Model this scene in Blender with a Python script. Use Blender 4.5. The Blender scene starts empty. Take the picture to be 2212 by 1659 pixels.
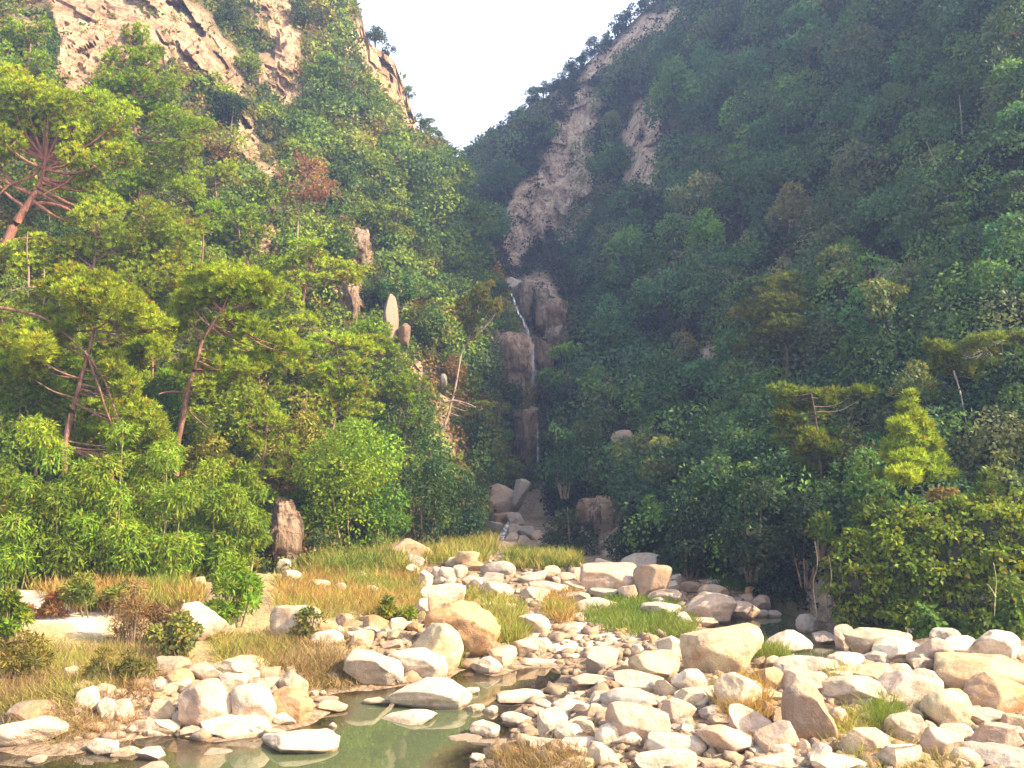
import bpy, math, random
import numpy as np
from mathutils import Vector

# ------------------------------------------------------------------ camera, sky, sun, exposure
SC = bpy.context.scene
COL = SC.collection
F = 1916.0            # focal length in the units of a 2212 px wide picture
PITCH = math.radians(4.6)
CAMH = 6.0
cam = bpy.data.cameras.new("camera")
cam.sensor_width = 36.0
cam.lens = 36.0 * F / 2212.0
cam.clip_end = 3000
camo = bpy.data.objects.new("camera", cam)
COL.objects.link(camo)
camo.location = (0, 0, CAMH)
camo.rotation_euler = (math.pi / 2 + PITCH, 0, 0)
SC.camera = camo

SUN_AZ = math.radians(74)      # clockwise from straight behind the camera, towards the right
SUN_EL = math.radians(37)
sdir = Vector((math.sin(SUN_AZ) * math.cos(SUN_EL), -math.cos(SUN_AZ) * math.cos(SUN_EL), math.sin(SUN_EL)))
sl = bpy.data.lights.new("sun", 'SUN')
sl.energy = 5.0
sl.angle = math.radians(0.6)
sl.color = (1.0, 0.85, 0.61)
slo = bpy.data.objects.new("sun", sl)
COL.objects.link(slo)
slo.rotation_euler = sdir.to_track_quat('Z', 'Y').to_euler()

W = bpy.data.worlds.new("World")
SC.world = W
W.use_nodes = True
wn, wl = W.node_tree.nodes, W.node_tree.links
bg = wn["Background"]
sky = wn.new("ShaderNodeTexSky")
sky.sky_type = 'NISHITA'
sky.sun_disc = False
sky.sun_elevation = SUN_EL
sky.sun_rotation = math.atan2(sdir.x, sdir.y)
sky.air_density = 1.0
sky.dust_density = 4.0
sky.ozone_density = 1.0
# a thin bright cloud veil, thickest low over the hills
tcw = wn.new("ShaderNodeTexCoord")
sep = wn.new("ShaderNodeSeparateXYZ")
wl.new(tcw.outputs["Generated"], sep.inputs[0])
mr = wn.new("ShaderNodeMapRange")
mr.inputs[1].default_value = 0.15; mr.inputs[2].default_value = 0.85
mr.inputs[3].default_value = 0.62; mr.inputs[4].default_value = 0.10
wl.new(sep.outputs[2], mr.inputs[0])
veil = wn.new("ShaderNodeMix")
veil.data_type = 'RGBA'
wl.new(mr.outputs[0], veil.inputs[0])
wl.new(sky.outputs[0], veil.inputs[6])
veil.inputs[7].default_value = (7.0, 7.2, 7.6, 1)
wl.new(veil.outputs[2], bg.inputs[0])
bg.inputs[1].default_value = 0.125

SC.view_settings.view_transform = 'Standard'
SC.view_settings.look = 'None'
SC.view_settings.exposure = 1.8
SC.view_settings.gamma = 1.0
SC.cycles.max_bounces = 6
SC.cycles.diffuse_bounces = 2
SC.cycles.glossy_bounces = 3
SC.cycles.transmission_bounces = 3
SC.cycles.transparent_max_bounces = 6
SC.cycles.volume_bounces = 0
SC.cycles.caustics_reflective = False
SC.cycles.caustics_refractive = False

# ------------------------------------------------------------------ maths helpers
RNG = np.random.default_rng(11)
random.seed(5)
CP, SP = math.cos(PITCH), math.sin(PITCH)

def proj(vx, vy, D):
    """point seen at picture place (vx, vy) whose distance along +Y is D"""
    vx = np.asarray(vx, float); vy = np.asarray(vy, float); D = np.asarray(D, float)
    dx = (vx - 1106.0) / F
    dz = (829.5 - vy) / F
    ry = CP - dz * SP
    rz = SP + dz * CP
    t = D / ry
    return np.stack(np.broadcast_arrays(dx * t, D, CAMH + rz * t), -1)

def unproj(P):
    P = np.asarray(P, float)
    x, y, z = P[..., 0], P[..., 1], P[..., 2] - CAMH
    f = y * CP + z * SP
    u = -y * SP + z * CP
    return 1106.0 + F * x / f, 829.5 - F * u / f

def _hash(ix, iy, iz, seed):
    h = (ix.astype(np.int64) * 374761393 + iy.astype(np.int64) * 668265263 + iz.astype(np.int64) * 2147483647 + seed * 974711) & 0xFFFFFFFF
    h = ((h ^ (h >> 13)) * 1274126177) & 0xFFFFFFFF
    h = ((h ^ (h >> 16)) * 2246822519) & 0xFFFFFFFF
    return ((h ^ (h >> 15)) & 0xFFFFFF) / float(0xFFFFFF) * 2 - 1

def vnoise(p, seed=0):
    p = np.asarray(p, float)
    i = np.floor(p).astype(np.int64)
    f = p - i
    f = f * f * (3 - 2 * f)
    r = 0
    for a in (0, 1):
        for b in (0, 1):
            for c in (0, 1):
                w = (f[..., 0] if a else 1 - f[..., 0]) * (f[..., 1] if b else 1 - f[..., 1]) * (f[..., 2] if c else 1 - f[..., 2])
                r = r + w * _hash(i[..., 0] + a, i[..., 1] + b, i[..., 2] + c, seed)
    return r

def fbm(p, octv=4, seed=0, gain=0.5):
    p = np.asarray(p, float)
    r, a = 0, 1.0
    for k in range(octv):
        r = r + a * vnoise(p, seed + k * 17)
        p = p * 2.03 + 3.7
        a *= gain
    return r

def blocks(P, sx, sz, seed):
    """jointed rock: one value per block of about sx by sz metres"""
    P = np.asarray(P, float)
    q = P / np.array([sx, sx * 1.4, sz]) + 0.35 * np.stack([vnoise(P / sx * 0.6, seed), vnoise(P / sx * 0.6, seed + 1), 0.6 * vnoise(P / sx * 0.6, seed + 2)], -1)
    i = np.floor(q[..., 0]).astype(np.int64); j = np.floor(q[..., 1]).astype(np.int64)
    k = np.floor(q[..., 2] + 0.5 * _hash(i, j, 0 * i, seed)).astype(np.int64)
    return _hash(i, j, k, seed + 3)

def sstep(a, b, x):
    t = np.clip((np.asarray(x, float) - a) / (b - a), 0, 1)
    return t * t * (3 - 2 * t)

def nrm(v):
    return v / np.maximum(np.linalg.norm(v, axis=-1, keepdims=True), 1e-9)

def inpoly(x, y, poly):
    x = np.asarray(x, float); y = np.asarray(y, float)
    r = np.zeros(x.shape, bool)
    n = len(poly)
    for k in range(n):
        x0, y0 = poly[k]; x1, y1 = poly[(k + 1) % n]
        if y0 == y1:
            continue
        c = ((y0 > y) != (y1 > y)) & (x < (x1 - x0) * (y - y0) / (y1 - y0) + x0)
        r ^= c
    return r

def sdpoly(x, y, poly):
    """signed distance, positive inside"""
    x = np.asarray(x, float); y = np.asarray(y, float)
    d = np.full(x.shape, 1e9)
    n = len(poly)
    for k in range(n):
        ax, ay = poly[k]; bx, by = poly[(k + 1) % n]
        ex, ey = bx - ax, by - ay
        t = np.clip(((x - ax) * ex + (y - ay) * ey) / max(ex * ex + ey * ey, 1e-9), 0, 1)
        d = np.minimum(d, np.hypot(x - ax - t * ex, y - ay - t * ey))
    return np.where(inpoly(x, y, poly), d, -d)

# ------------------------------------------------------------------ mesh helpers
def make_mesh(name, V, polys, mats, tint=None, smooth=False, attrs=None, mat_idx=None):
    """polys: list of int arrays (n,3) or (n,4)"""
    V = np.ascontiguousarray(V, np.float32)
    me = bpy.data.meshes.new(name)
    me.vertices.add(len(V))
    me.vertices.foreach_set("co", V.ravel())
    polys = [np.asarray(p, np.int32) for p in polys if len(p)]
    loops = np.concatenate([p.ravel() for p in polys])
    sizes = np.concatenate([np.full(len(p), p.shape[1], np.int32) for p in polys])
    me.loops.add(len(loops))
    me.loops.foreach_set("vertex_index", loops)
    me.polygons.add(len(sizes))
    st = np.concatenate([[0], np.cumsum(sizes)[:-1]]).astype(np.int32)
    me.polygons.foreach_set("loop_start", st)
    me.polygons.foreach_set("loop_total", sizes)
    if smooth is not False:
        me.polygons.foreach_set("use_smooth", np.ones(len(sizes), bool) if smooth is True else np.asarray(smooth, bool))
    if mat_idx is not None:
        me.polygons.foreach_set("material_index", np.asarray(mat_idx, np.int32))
    me.update(calc_edges=True)
    for m in (mats if isinstance(mats, (list, tuple)) else [mats]):
        me.materials.append(m)
    if tint is not None:
        a = me.attributes.new("tint", 'FLOAT_COLOR', 'POINT')
        t = np.ones((len(V), 4), np.float32)
        t[:, :3] = tint
        a.data.foreach_set("color", t.ravel())
    for k, v in (attrs or {}).items():
        a = me.attributes.new(k, 'FLOAT', 'POINT')
        a.data.foreach_set("value", np.asarray(v, np.float32))
    return me

def link(name, me, parent=None, loc=None, color=None):
    o = bpy.data.objects.new(name, me)
    COL.objects.link(o)
    if parent is not None:
        o.parent = parent
    if loc is not None:
        o.location = loc
    if color is not None:
        o.color = color
    return o

def empty(name, loc):
    o = bpy.data.objects.new(name, None)
    COL.objects.link(o)
    o.location = loc
    o.empty_display_size = 0.3
    return o

def tag(o, label=None, cat=None, group=None, kind=None):
    if label: o["label"] = label
    if cat: o["category"] = cat
    if group: o["group"] = group
    if kind: o["kind"] = kind
    return o

THINGS = []     # (object, kind word, words, picture x, picture y, size) awaiting a label

def tubes(paths, sides=6):
    """paths: list of (points (n,3), radii (n)) -> V, quads"""
    VV, QQ, off = [], [], 0
    for pts, rad in paths:
        pts = np.asarray(pts, float); rad = np.asarray(rad, float)
        n = len(pts)
        tg = np.gradient(pts, axis=0)
        tg = nrm(tg)
        ref = np.where(np.abs(tg[:, 2:3]) > 0.9, np.array([[1., 0, 0]]), np.array([[0, 0, 1.]]))
        s = nrm(np.cross(tg, ref)); u = np.cross(s, tg)
        an = np.arange(sides) / sides * 2 * math.pi
        ring = pts[:, None] + rad[:, None, None] * (np.cos(an)[None, :, None] * s[:, None] + np.sin(an)[None, :, None] * u[:, None])
        VV.append(ring.reshape(-1, 3))
        i = np.arange(n - 1)[:, None] * sides; j = np.arange(sides)[None]; j2 = (j + 1) % sides
        QQ.append(np.stack([i + j, i + j2, i + sides + j2, i + sides + j], -1).reshape(-1, 4) + off)
        off += n * sides
    return np.concatenate(VV), np.concatenate(QQ)

def smooth_path(pts, n=4):
    """Catmull-Rom through points"""
    pts = np.asarray(pts, float)
    if len(pts) < 3:
        t = np.linspace(0, 1, n + 1)[:, None]
        return pts[0] + (pts[-1] - pts[0]) * t
    p = np.concatenate([[2 * pts[0] - pts[1]], pts, [2 * pts[-1] - pts[-2]]])
    out = []
    for k in range(1, len(p) - 2):
        for t in np.arange(n) / n:
            out.append(0.5 * ((2 * p[k]) + (-p[k - 1] + p[k + 1]) * t + (2 * p[k - 1] - 5 * p[k] + 4 * p[k + 1] - p[k + 2]) * t * t + (-p[k - 1] + 3 * p[k] - 3 * p[k + 1] + p[k + 2]) * t ** 3))
    out.append(pts[-1])
    return np.array(out)

def diamonds(c, a, n, L, Wd):
    """leaf shaped quads"""
    a = nrm(a); s = nrm(np.cross(n, a))
    L = np.asarray(L)[:, None]; Wd = np.asarray(Wd)[:, None]
    nn = np.cross(a, s)
    V = np.stack([c, c + a * L * 0.45 + s * Wd * 0.5, c + a * L - nn * L * 0.12, c + a * L * 0.45 - s * Wd * 0.5], 1)
    N = len(c)
    return V.reshape(-1, 3), np.arange(N * 4, dtype=np.int32).reshape(N, 4)

def rdir(n, rng=RNG):
    return nrm(rng.normal(size=(n, 3)))

# ------------------------------------------------------------------ materials
def newmat(name):
    m = bpy.data.materials.new(name)
    m.use_nodes = True
    nt = m.node_tree
    nt.nodes.clear()
    out = nt.nodes.new("ShaderNodeOutputMaterial")
    return m, nt, nt.nodes.new, nt.links.new, out

def ramp(nt, stops):
    r = nt.nodes.new("ShaderNodeValToRGB")
    e = r.color_ramp.elements
    e[0].position, e[0].color = stops[0][0], (*stops[0][1], 1)
    e[1].position, e[1].color = stops[-1][0], (*stops[-1][1], 1)
    for p, c in stops[1:-1]:
        k = e.new(p); k.color = (*c, 1)
    return r

def noise_node(nt, src, scale, detail=5, rough=0.6, stretch=None):
    N = nt.nodes.new("ShaderNodeTexNoise")
    N.inputs["Scale"].default_value = scale
    N.inputs["Detail"].default_value = detail
    N.inputs["Roughness"].default_value = rough
    if stretch:
        mp = nt.nodes.new("ShaderNodeMapping")
        mp.inputs["Scale"].default_value = stretch
        nt.links.new(src, mp.inputs[0])
        src = mp.outputs[0]
    nt.links.new(src, N.inputs["Vector"])
    return N

def mixc(nt, fac, a, b, mode='MIX'):
    m = nt.nodes.new("ShaderNodeMix")
    m.data_type = 'RGBA'; m.blend_type = mode
    for sock, val in ((m.inputs[0], fac), (m.inputs[6], a), (m.inputs[7], b)):
        if hasattr(val, "links") or hasattr(val, "is_linked"):
            nt.links.new(val, sock)
        elif isinstance(val, (int, float)):
            sock.default_value = val
        else:
            sock.default_value = (*val, 1)
    return m.outputs[2]

def mathn(nt, op, a, b=0.0, clamp=False):
    m = nt.nodes.new("ShaderNodeMath"); m.operation = op; m.use_clamp = clamp
    for s, v in ((m.inputs[0], a), (m.inputs[1], b)):
        if isinstance(v, (int, float)): s.default_value = v
        else: nt.links.new(v, s)
    return m.outputs[0]

def mat_boulder():
    m, nt, N, L, out = newmat("river_granite")
    oi = N("ShaderNodeObjectInfo")
    tc = N("ShaderNodeTexCoord")
    add = N("ShaderNodeVectorMath"); add.operation = 'ADD'
    comb = N("ShaderNodeCombineXYZ")
    L(mathn(nt, 'MULTIPLY', oi.outputs["Random"], 57.0), comb.inputs[0])
    L(tc.outputs["Object"], add.inputs[0]); L(comb.outputs[0], add.inputs[1])
    src = add.outputs[0]
    big = noise_node(nt, src, 1.1, 4, 0.6)
    med = noise_node(nt, src, 4.5, 6, 0.7)
    fine = noise_node(nt, src, 26, 3, 0.7)
    c = mixc(nt, mathn(nt, 'MULTIPLY', ramp_fac(nt, big.outputs[0], 0.45, 0.7), 0.6), oi.outputs["Color"], (0.28, 0.23, 0.185))
    c = mixc(nt, mathn(nt, 'MULTIPLY', ramp_fac(nt, med.outputs[0], 0.50, 0.66), 0.55), c, (0.19, 0.125, 0.08))
    st = mathn(nt, 'MULTIPLY', ramp_fac(nt, noise_node(nt, src, 1.5, 5, 0.65).outputs[0], 0.48, 0.62), oi.outputs["Alpha"])
    c = mixc(nt, st, c, (0.40, 0.20, 0.075))
    c = mixc(nt, mathn(nt, 'MULTIPLY', ramp_fac(nt, fine.outputs[0], 0.55, 0.7), 0.25), c, (0.50, 0.42, 0.33))
    c = mixc(nt, 0.35, c, ramp_col(nt, noise_node(nt, src, 9, 6, 0.75).outputs[0], 0.35, 0.65, (0.55, 0.55, 0.55), (1.25, 1.22, 1.18)), 'MULTIPLY')
    ck = noise_node(nt, src, 0.75, 3, 0.5)
    ckf = mathn(nt, 'SUBTRACT', 1.0, ramp_fac(nt, mathn(nt, 'ABSOLUTE', mathn(nt, 'SUBTRACT', ck.outputs[0], 0.5)), 0.0, 0.014))
    c = mixc(nt, mathn(nt, 'MULTIPLY', mathn(nt, 'MULTIPLY', ckf, ramp_fac(nt, big.outputs[0], 0.5, 0.6)), 0.4), c, (0.14, 0.09, 0.06))
    geo = N("ShaderNodeNewGeometry"); spz = N("ShaderNodeSeparateXYZ"); L(geo.outputs["Position"], spz.inputs[0])
    wet = mathn(nt, 'SUBTRACT', 1.0, ramp_fac(nt, mathn(nt, 'ADD', spz.outputs[2], mathn(nt, 'MULTIPLY', med.outputs[0], 0.10)), 0.09, 0.16))
    c = mixc(nt, mathn(nt, 'MULTIPLY', wet, 0.65), c, (0.13, 0.085, 0.05))
    p = N("ShaderNodeBsdfPrincipled")
    L(c, p.inputs["Base Color"])
    p.inputs["Roughness"].default_value = 0.85
    p.inputs["Specular IOR Level"].default_value = 0.25
    bm = N("ShaderNodeBump"); bm.inputs["Strength"].default_value = 0.9; bm.inputs["Distance"].default_value = 0.07
    h = mathn(nt, 'ADD', med.outputs[0], mathn(nt, 'MULTIPLY', fine.outputs[0], 0.35))
    L(h, bm.inputs["Height"]); L(bm.outputs[0], p.inputs["Normal"])
    L(p.outputs[0], out.inputs[0])
    return m

def ramp_fac(nt, src, a, b):
    mr = nt.nodes.new("ShaderNodeMapRange")
    mr.interpolation_type = 'SMOOTHSTEP'
    mr.inputs[1].default_value = a; mr.inputs[2].default_value = b
    nt.links.new(src, mr.inputs[0])
    return mr.outputs[0]

def ramp_col(nt, src, a, b, ca, cb):
    return mixc(nt, ramp_fac(nt, src, a, b), ca, cb)

def mat_leaf(name, transl=0.35, rough=0.5, spec=0.3):
    m, nt, N, L, out = newmat(name)
    oi = N("ShaderNodeObjectInfo")
    at = N("ShaderNodeAttribute"); at.attribute_name = "tint"
    c = mixc(nt, 1.0, oi.outputs["Color"], at.outputs["Color"], 'MULTIPLY')
    p = N("ShaderNodeBsdfPrincipled")
    L(c, p.inputs["Base Color"])
    p.inputs["Roughness"].default_value = rough
    p.inputs["Specular IOR Level"].default_value = spec
    t = N("ShaderNodeBsdfTranslucent")
    L(mixc(nt, 1.0, c, (1.25, 1.15, 0.6), 'MULTIPLY'), t.inputs[0])
    mx = N("ShaderNodeMixShader"); mx.inputs[0].default_value = transl
    L(p.outputs[0], mx.inputs[1]); L(t.outputs[0], mx.inputs[2])
    L(mx.outputs[0], out.inputs[0])
    return m

def mat_bark():
    m, nt, N, L, out = newmat("bark")
    oi = N("ShaderNodeObjectInfo"); tc = N("ShaderNodeTexCoord")
    n = noise_node(nt, tc.outputs["Object"], 3.0, 5, 0.7, (3, 3, 0.8))
    c = mixc(nt, 1.0, oi.outputs["Color"], ramp_col(nt, n.outputs[0], 0.35, 0.65, (0.45, 0.42, 0.4), (1.35, 1.3, 1.25)), 'MULTIPLY')
    p = N("ShaderNodeBsdfPrincipled"); L(c, p.inputs["Base Color"])
    p.inputs["Roughness"].default_value = 0.9
    bm = N("ShaderNodeBump"); bm.inputs["Strength"].default_value = 0.6; bm.inputs["Distance"].default_value = 0.03
    L(n.outputs[0], bm.inputs["Height"]); L(bm.outputs[0], p.inputs["Normal"])
    L(p.outputs[0], out.inputs[0])
    return m

def mat_hill():
    m, nt, N, L, out = newmat("hillside_rock_and_soil")
    tc = N("ShaderNodeTexCoord"); src = tc.outputs["Object"]
    rk = N("ShaderNodeAttribute"); rk.attribute_name = "rock"
    wm = N("ShaderNodeAttribute"); wm.attribute_name = "warm"
    streak = noise_node(nt, src, 0.55, 7, 0.72, (1, 1, 0.14))
    blk = noise_node(nt, src, 0.22, 5, 0.6)
    fine = noise_node(nt, src, 2.4, 6, 0.75)
    rock = ramp_col(nt, streak.outputs[0], 0.36, 0.62, (0.12, 0.09, 0.07), (0.42, 0.33, 0.24))
    warm = ramp_col(nt, streak.outputs[0], 0.34, 0.6, (0.32, 0.21, 0.14), (0.66, 0.49, 0.34))
    rock = mixc(nt, wm.outputs["Fac"], rock, warm)
    crack = noise_node(nt, src, 0.9, 4, 0.55, (1, 1, 0.09))
    ck = mathn(nt, 'ABSOLUTE', mathn(nt, 'SUBTRACT', crack.outputs[0], 0.5))
    rock = mixc(nt, mathn(nt, 'MULTIPLY', mathn(nt, 'SUBTRACT', 1.0, ramp_fac(nt, ck, 0.0, 0.028)), 0.75), rock, (0.05, 0.04, 0.035))
    lay = noise_node(nt, src, 0.5, 4, 0.6, (0.25, 0.25, 1.2))
    lk = mathn(nt, 'ABSOLUTE', mathn(nt, 'SUBTRACT', lay.outputs[0], 0.5))
    rock = mixc(nt, mathn(nt, 'MULTIPLY', mathn(nt, 'SUBTRACT', 1.0, ramp_fac(nt, lk, 0.0, 0.012)), 0.6), rock, (0.06, 0.045, 0.04))
    rock = mixc(nt, mathn(nt, 'MULTIPLY', ramp_fac(nt, blk.outputs[0], 0.5, 0.65), 0.5), rock, (0.22, 0.16, 0.10))
    rock = mixc(nt, 0.6, rock, ramp_col(nt, fine.outputs[0], 0.35, 0.65, (0.55, 0.53, 0.5), (1.25, 1.22, 1.2)), 'MULTIPLY')
    soil = ramp_col(nt, fine.outputs[0], 0.3, 0.7, (0.035, 0.045, 0.018), (0.11, 0.10, 0.045))
    soil = mixc(nt, ramp_fac(nt, blk.outputs[0], 0.45, 0.62), soil, (0.14, 0.095, 0.05))
    oi = N("ShaderNodeObjectInfo")
    rock = mixc(nt, 1.0, rock, oi.outputs["Color"], 'MULTIPLY')
    c = mixc(nt, rk.outputs["Fac"], soil, rock)
    p = N("ShaderNodeBsdfPrincipled"); L(c, p.inputs["Base Color"])
    p.inputs["Roughness"].default_value = 0.95
    p.inputs["Specular IOR Level"].default_value = 0.1
    bm = N("ShaderNodeBump"); bm.inputs["Strength"].default_value = 1.0; bm.inputs["Distance"].default_value = 0.6
    L(mathn(nt, 'ADD', streak.outputs[0], mathn(nt, 'MULTIPLY', fine.outputs[0], 0.4)), bm.inputs["Height"])
    L(bm.outputs[0], p.inputs["Normal"])
    L(p.outputs[0], out.inputs[0])
    return m

def mat_ground():
    m, nt, N, L, out = newmat("river_bank_gravel")
    tc = N("ShaderNodeTexCoord"); src = tc.outputs["Object"]
    sa = N("ShaderNodeAttribute"); sa.attribute_name = "sand"
    gr = N("ShaderNodeAttribute"); gr.attribute_name = "turf"
    v = N("ShaderNodeTexVoronoi"); v.inputs["Scale"].default_value = 6.0
    L(src, v.inputs["Vector"])
    v2 = N("ShaderNodeTexVoronoi"); v2.inputs["Scale"].default_value = 15.0
    L(src, v2.inputs["Vector"])
    big = noise_node(nt, src, 0.5, 5, 0.6); fine = noise_node(nt, src, 7, 6, 0.7)
    sepc = N("ShaderNodeSeparateColor"); L(v.outputs["Color"], sepc.inputs[0])
    g = mixc(nt, 0.6, ramp_col(nt, fine.outputs[0], 0.3, 0.7, (0.15, 0.10, 0.06), (0.33, 0.245, 0.16)), ramp_col(nt, sepc.outputs[0], 0.0, 1.0, (0.55, 0.52, 0.5), (1.35, 1.3, 1.25)), 'MULTIPLY')
    g = mixc(nt, ramp_fac(nt, big.outputs[0], 0.5, 0.68), g, (0.22, 0.135, 0.07))
    s = ramp_col(nt, fine.outputs[0], 0.25, 0.75, (0.54, 0.42, 0.31), (0.66, 0.54, 0.42))
    t = ramp_col(nt, fine.outputs[0], 0.3, 0.7, (0.24, 0.175, 0.075), (0.42, 0.32, 0.17))
    c = mixc(nt, gr.outputs["Fac"], g, t)
    c = mixc(nt, sa.outputs["Fac"], c, s)
    p = N("ShaderNodeBsdfPrincipled"); L(c, p.inputs["Base Color"])
    p.inputs["Roughness"].default_value = 0.95; p.inputs["Specular IOR Level"].default_value = 0.15
    bm = N("ShaderNodeBump"); bm.inputs["Strength"].default_value = 0.6; bm.inputs["Distance"].default_value = 0.08
    h = mathn(nt, 'ADD', mathn(nt, 'MULTIPLY', v.outputs["Distance"], -0.8), mathn(nt, 'MULTIPLY', v2.outputs["Distance"], -0.4))
    L(mathn(nt, 'ADD', h, fine.outputs[0]), bm.inputs["Height"]); L(bm.outputs[0], p.inputs["Normal"])
    L(p.outputs[0], out.inputs[0])
    return m

def mat_water():
    m, nt, N, L, out = newmat("pool_water")
    tc = N("ShaderNodeTexCoord"); src = tc.outputs["Object"]
    dp = N("ShaderNodeAttribute"); dp.attribute_name = "depth"
    rip = noise_node(nt, src, 2.2, 3, 0.5, (1, 0.5, 1))
    bm = N("ShaderNodeBump"); bm.inputs["Strength"].default_value = 0.035; bm.inputs["Distance"].default_value = 0.05
    L(rip.outputs[0], bm.inputs["Height"])
    fr = N("ShaderNodeFresnel"); fr.inputs[0].default_value = 1.33; L(bm.outputs[0], fr.inputs["Normal"])
    gl = N("ShaderNodeBsdfGlossy"); gl.inputs["Roughness"].default_value = 0.015; L(bm.outputs[0], gl.inputs["Normal"])
    tr = N("ShaderNodeBsdfTransparent"); tr.inputs[0].default_value = (0.86, 0.80, 0.62, 1)
    df = N("ShaderNodeBsdfDiffuse")
    L(mixc(nt, ramp_fac(nt, dp.outputs["Fac"], 0.15, 0.6), (0.13, 0.095, 0.05), (0.078, 0.092, 0.042)), df.inputs[0])
    mu = N("ShaderNodeMixShader")
    L(ramp_fac(nt, dp.outputs["Fac"], -0.05, 0.5), mu.inputs[0]); L(tr.outputs[0], mu.inputs[1]); L(df.outputs[0], mu.inputs[2])
    mx = N("ShaderNodeMixShader")
    L(mathn(nt, 'ADD', mathn(nt, 'MULTIPLY', fr.outputs[0], 1.45), 0.05, True), mx.inputs[0])
    L(mu.outputs[0], mx.inputs[1]); L(gl.outputs[0], mx.inputs[2])
    L(mx.outputs[0], out.inputs[0])
    return m

def mat_fall():
    m, nt, N, L, out = newmat("falling_water")
    tc = N("ShaderNodeTexCoord")
    n = noise_node(nt, tc.outputs["Object"], 2.0, 5, 0.65, (3.0, 1.0, 0.28))
    d = N("ShaderNodeBsdfDiffuse"); d.inputs[0].default_value = (0.80, 0.82, 0.84, 1)
    g = N("ShaderNodeBsdfGlossy"); g.inputs["Roughness"].default_value = 0.3
    a = N("ShaderNodeMixShader"); a.inputs[0].default_value = 0.15
    L(d.outputs[0], a.inputs[1]); L(g.outputs[0], a.inputs[2])
    t = N("ShaderNodeBsdfTransparent")
    fl = N("ShaderNodeAttribute"); fl.attribute_name = "flow"
    mx = N("ShaderNodeMixShader")
    L(mathn(nt, 'MULTIPLY', ramp_fac(nt, n.outputs[0], 0.42, 0.66), fl.outputs["Fac"], True), mx.inputs[0])
    L(t.outputs[0], mx.inputs[1]); L(a.outputs[0], mx.inputs[2])
    L(mx.outputs[0], out.inputs[0])
    return m

M_ROCK = mat_boulder()
M_LEAF = mat_leaf("broad_leaf", 0.36, 0.55, 0.14)
M_NEEDLE = mat_leaf("pine_needle", 0.36, 0.6, 0.1)
M_GRASS = mat_leaf("grass_blade", 0.40, 0.7, 0.08)
M_BARK = mat_bark()
M_HILL = mat_hill()
M_GROUND = mat_ground()
M_WATER = mat_water()
M_FALL = mat_fall()

# ------------------------------------------------------------------ the ground with its pools
def flat(vpts):
    """picture polygon laid on the water level z = 0"""
    out = []
    for vx, vy in vpts:
        dz = (829.5 - vy) / F
        D = -CAMH * (CP - dz * SP) / (SP + dz * CP)
        out.append((float((vx - 1106) / F * D / (CP - dz * SP)), float(D)))
    return out

POOL_MAIN = flat([(-120, 1590), (150, 1612), (260, 1580), (380, 1578), (470, 1600), (560, 1585), (655, 1560), (690, 1535), (655, 1520), (700, 1500), (770, 1488),
                  (860, 1480), (960, 1462), (1000, 1442), (1060, 1455), (1130, 1430), (1235, 1432), (1265, 1450), (1225, 1480), (1190, 1500), (1150, 1530),
                  (1105, 1560), (1130, 1600), (1090, 1625), (1045, 1640), (1040, 1720), (900, 1800), (400, 1760), (-150, 1740)])
POOL_BACK = flat([(1540, 1338), (1640, 1316), (1740, 1310), (1790, 1335), (1800, 1390), (1880, 1402), (1850, 1450), (1770, 1460), (1670, 1440), (1590, 1400), (1540, 1370)])
XS = np.concatenate([np.linspace(-230, -40, 24), np.arange(-39.5, 39.6, 0.25), np.linspace(40, 230, 24)])
YS = np.concatenate([np.linspace(-30, 7, 16), np.arange(7.5, 70, 0.25), np.arange(70, 110, 1.0), np.linspace(111, 330, 30)])
GX, GY = np.meshgrid(XS, YS)

def ground_raw(x, y):
    p3 = np.stack([x * 0.16, y * 0.16, 0 * x], -1)
    b = 0.42 + 0.22 * fbm(p3, 3, 3) + 0.05 * fbm(p3 * 7, 3, 8)
    b = b + 0.010 * np.clip(y - 34, 0, 40)
    b = b + 0.5 * sstep(58, 68, y) - 0.35 * sstep(44, 60, y) + 2.7 * sstep(73, 82, y) + 0.05 * np.clip(y - 84, 0, 300)
    b = b + 0.45 * np.exp(-(((x - 11.5) / 6.0) ** 2 + ((y - 23.0) / 3.4) ** 2))
    b = b + 0.35 * np.exp(-(((x - 5.5) / 3.0) ** 2 + ((y - 19.5) / 4.0) ** 2))
    b = b + 0.045 * np.clip(-7 - x, 0, 14) * sstep(20, 26, y)
    b = b + 0.25 * np.exp(-(((x + 14) / 5) ** 2 + ((y - 31) / 3) ** 2))
    for poly, deep in ((POOL_MAIN, 0.75), (POOL_BACK, 0.6)):
        dp = deep if deep < 0.7 else 0.10 + 0.75 * sstep(-8.5, -4.5, x) * (1 - sstep(-1.5, 1.5, x))
        s = sdpoly(x, y, poly) + 0.18 * fbm(np.stack([x * 0.9, y * 0.9, 0 * x], -1), 2, 21)
        out = sstep(0.0, 1.6, -s)
        b = np.where(s > 0, -0.02 - dp * sstep(0, 2.0, s), 0.015 + b * out + 0.03 * np.clip(-s, 0, 1))
    return b

GZ = ground_raw(GX, GY)

def gz(x, y):
    x = np.asarray(x, float); y = np.asarray(y, float)
    i = np.clip(np.searchsorted(XS, x) - 1, 0, len(XS) - 2)
    j = np.clip(np.searchsorted(YS, y) - 1, 0, len(YS) - 2)
    u = np.clip((x - XS[i]) / (XS[i + 1] - XS[i]), 0, 1); v = np.clip((y - YS[j]) / (YS[j + 1] - YS[j]), 0, 1)
    return (GZ[j, i] * (1 - u) + GZ[j, i + 1] * u) * (1 - v) + (GZ[j + 1, i] * (1 - u) + GZ[j + 1, i + 1] * u) * v

_DS = np.concatenate([np.arange(9, 70, 0.12), np.arange(70, 130, 0.6)])

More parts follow.
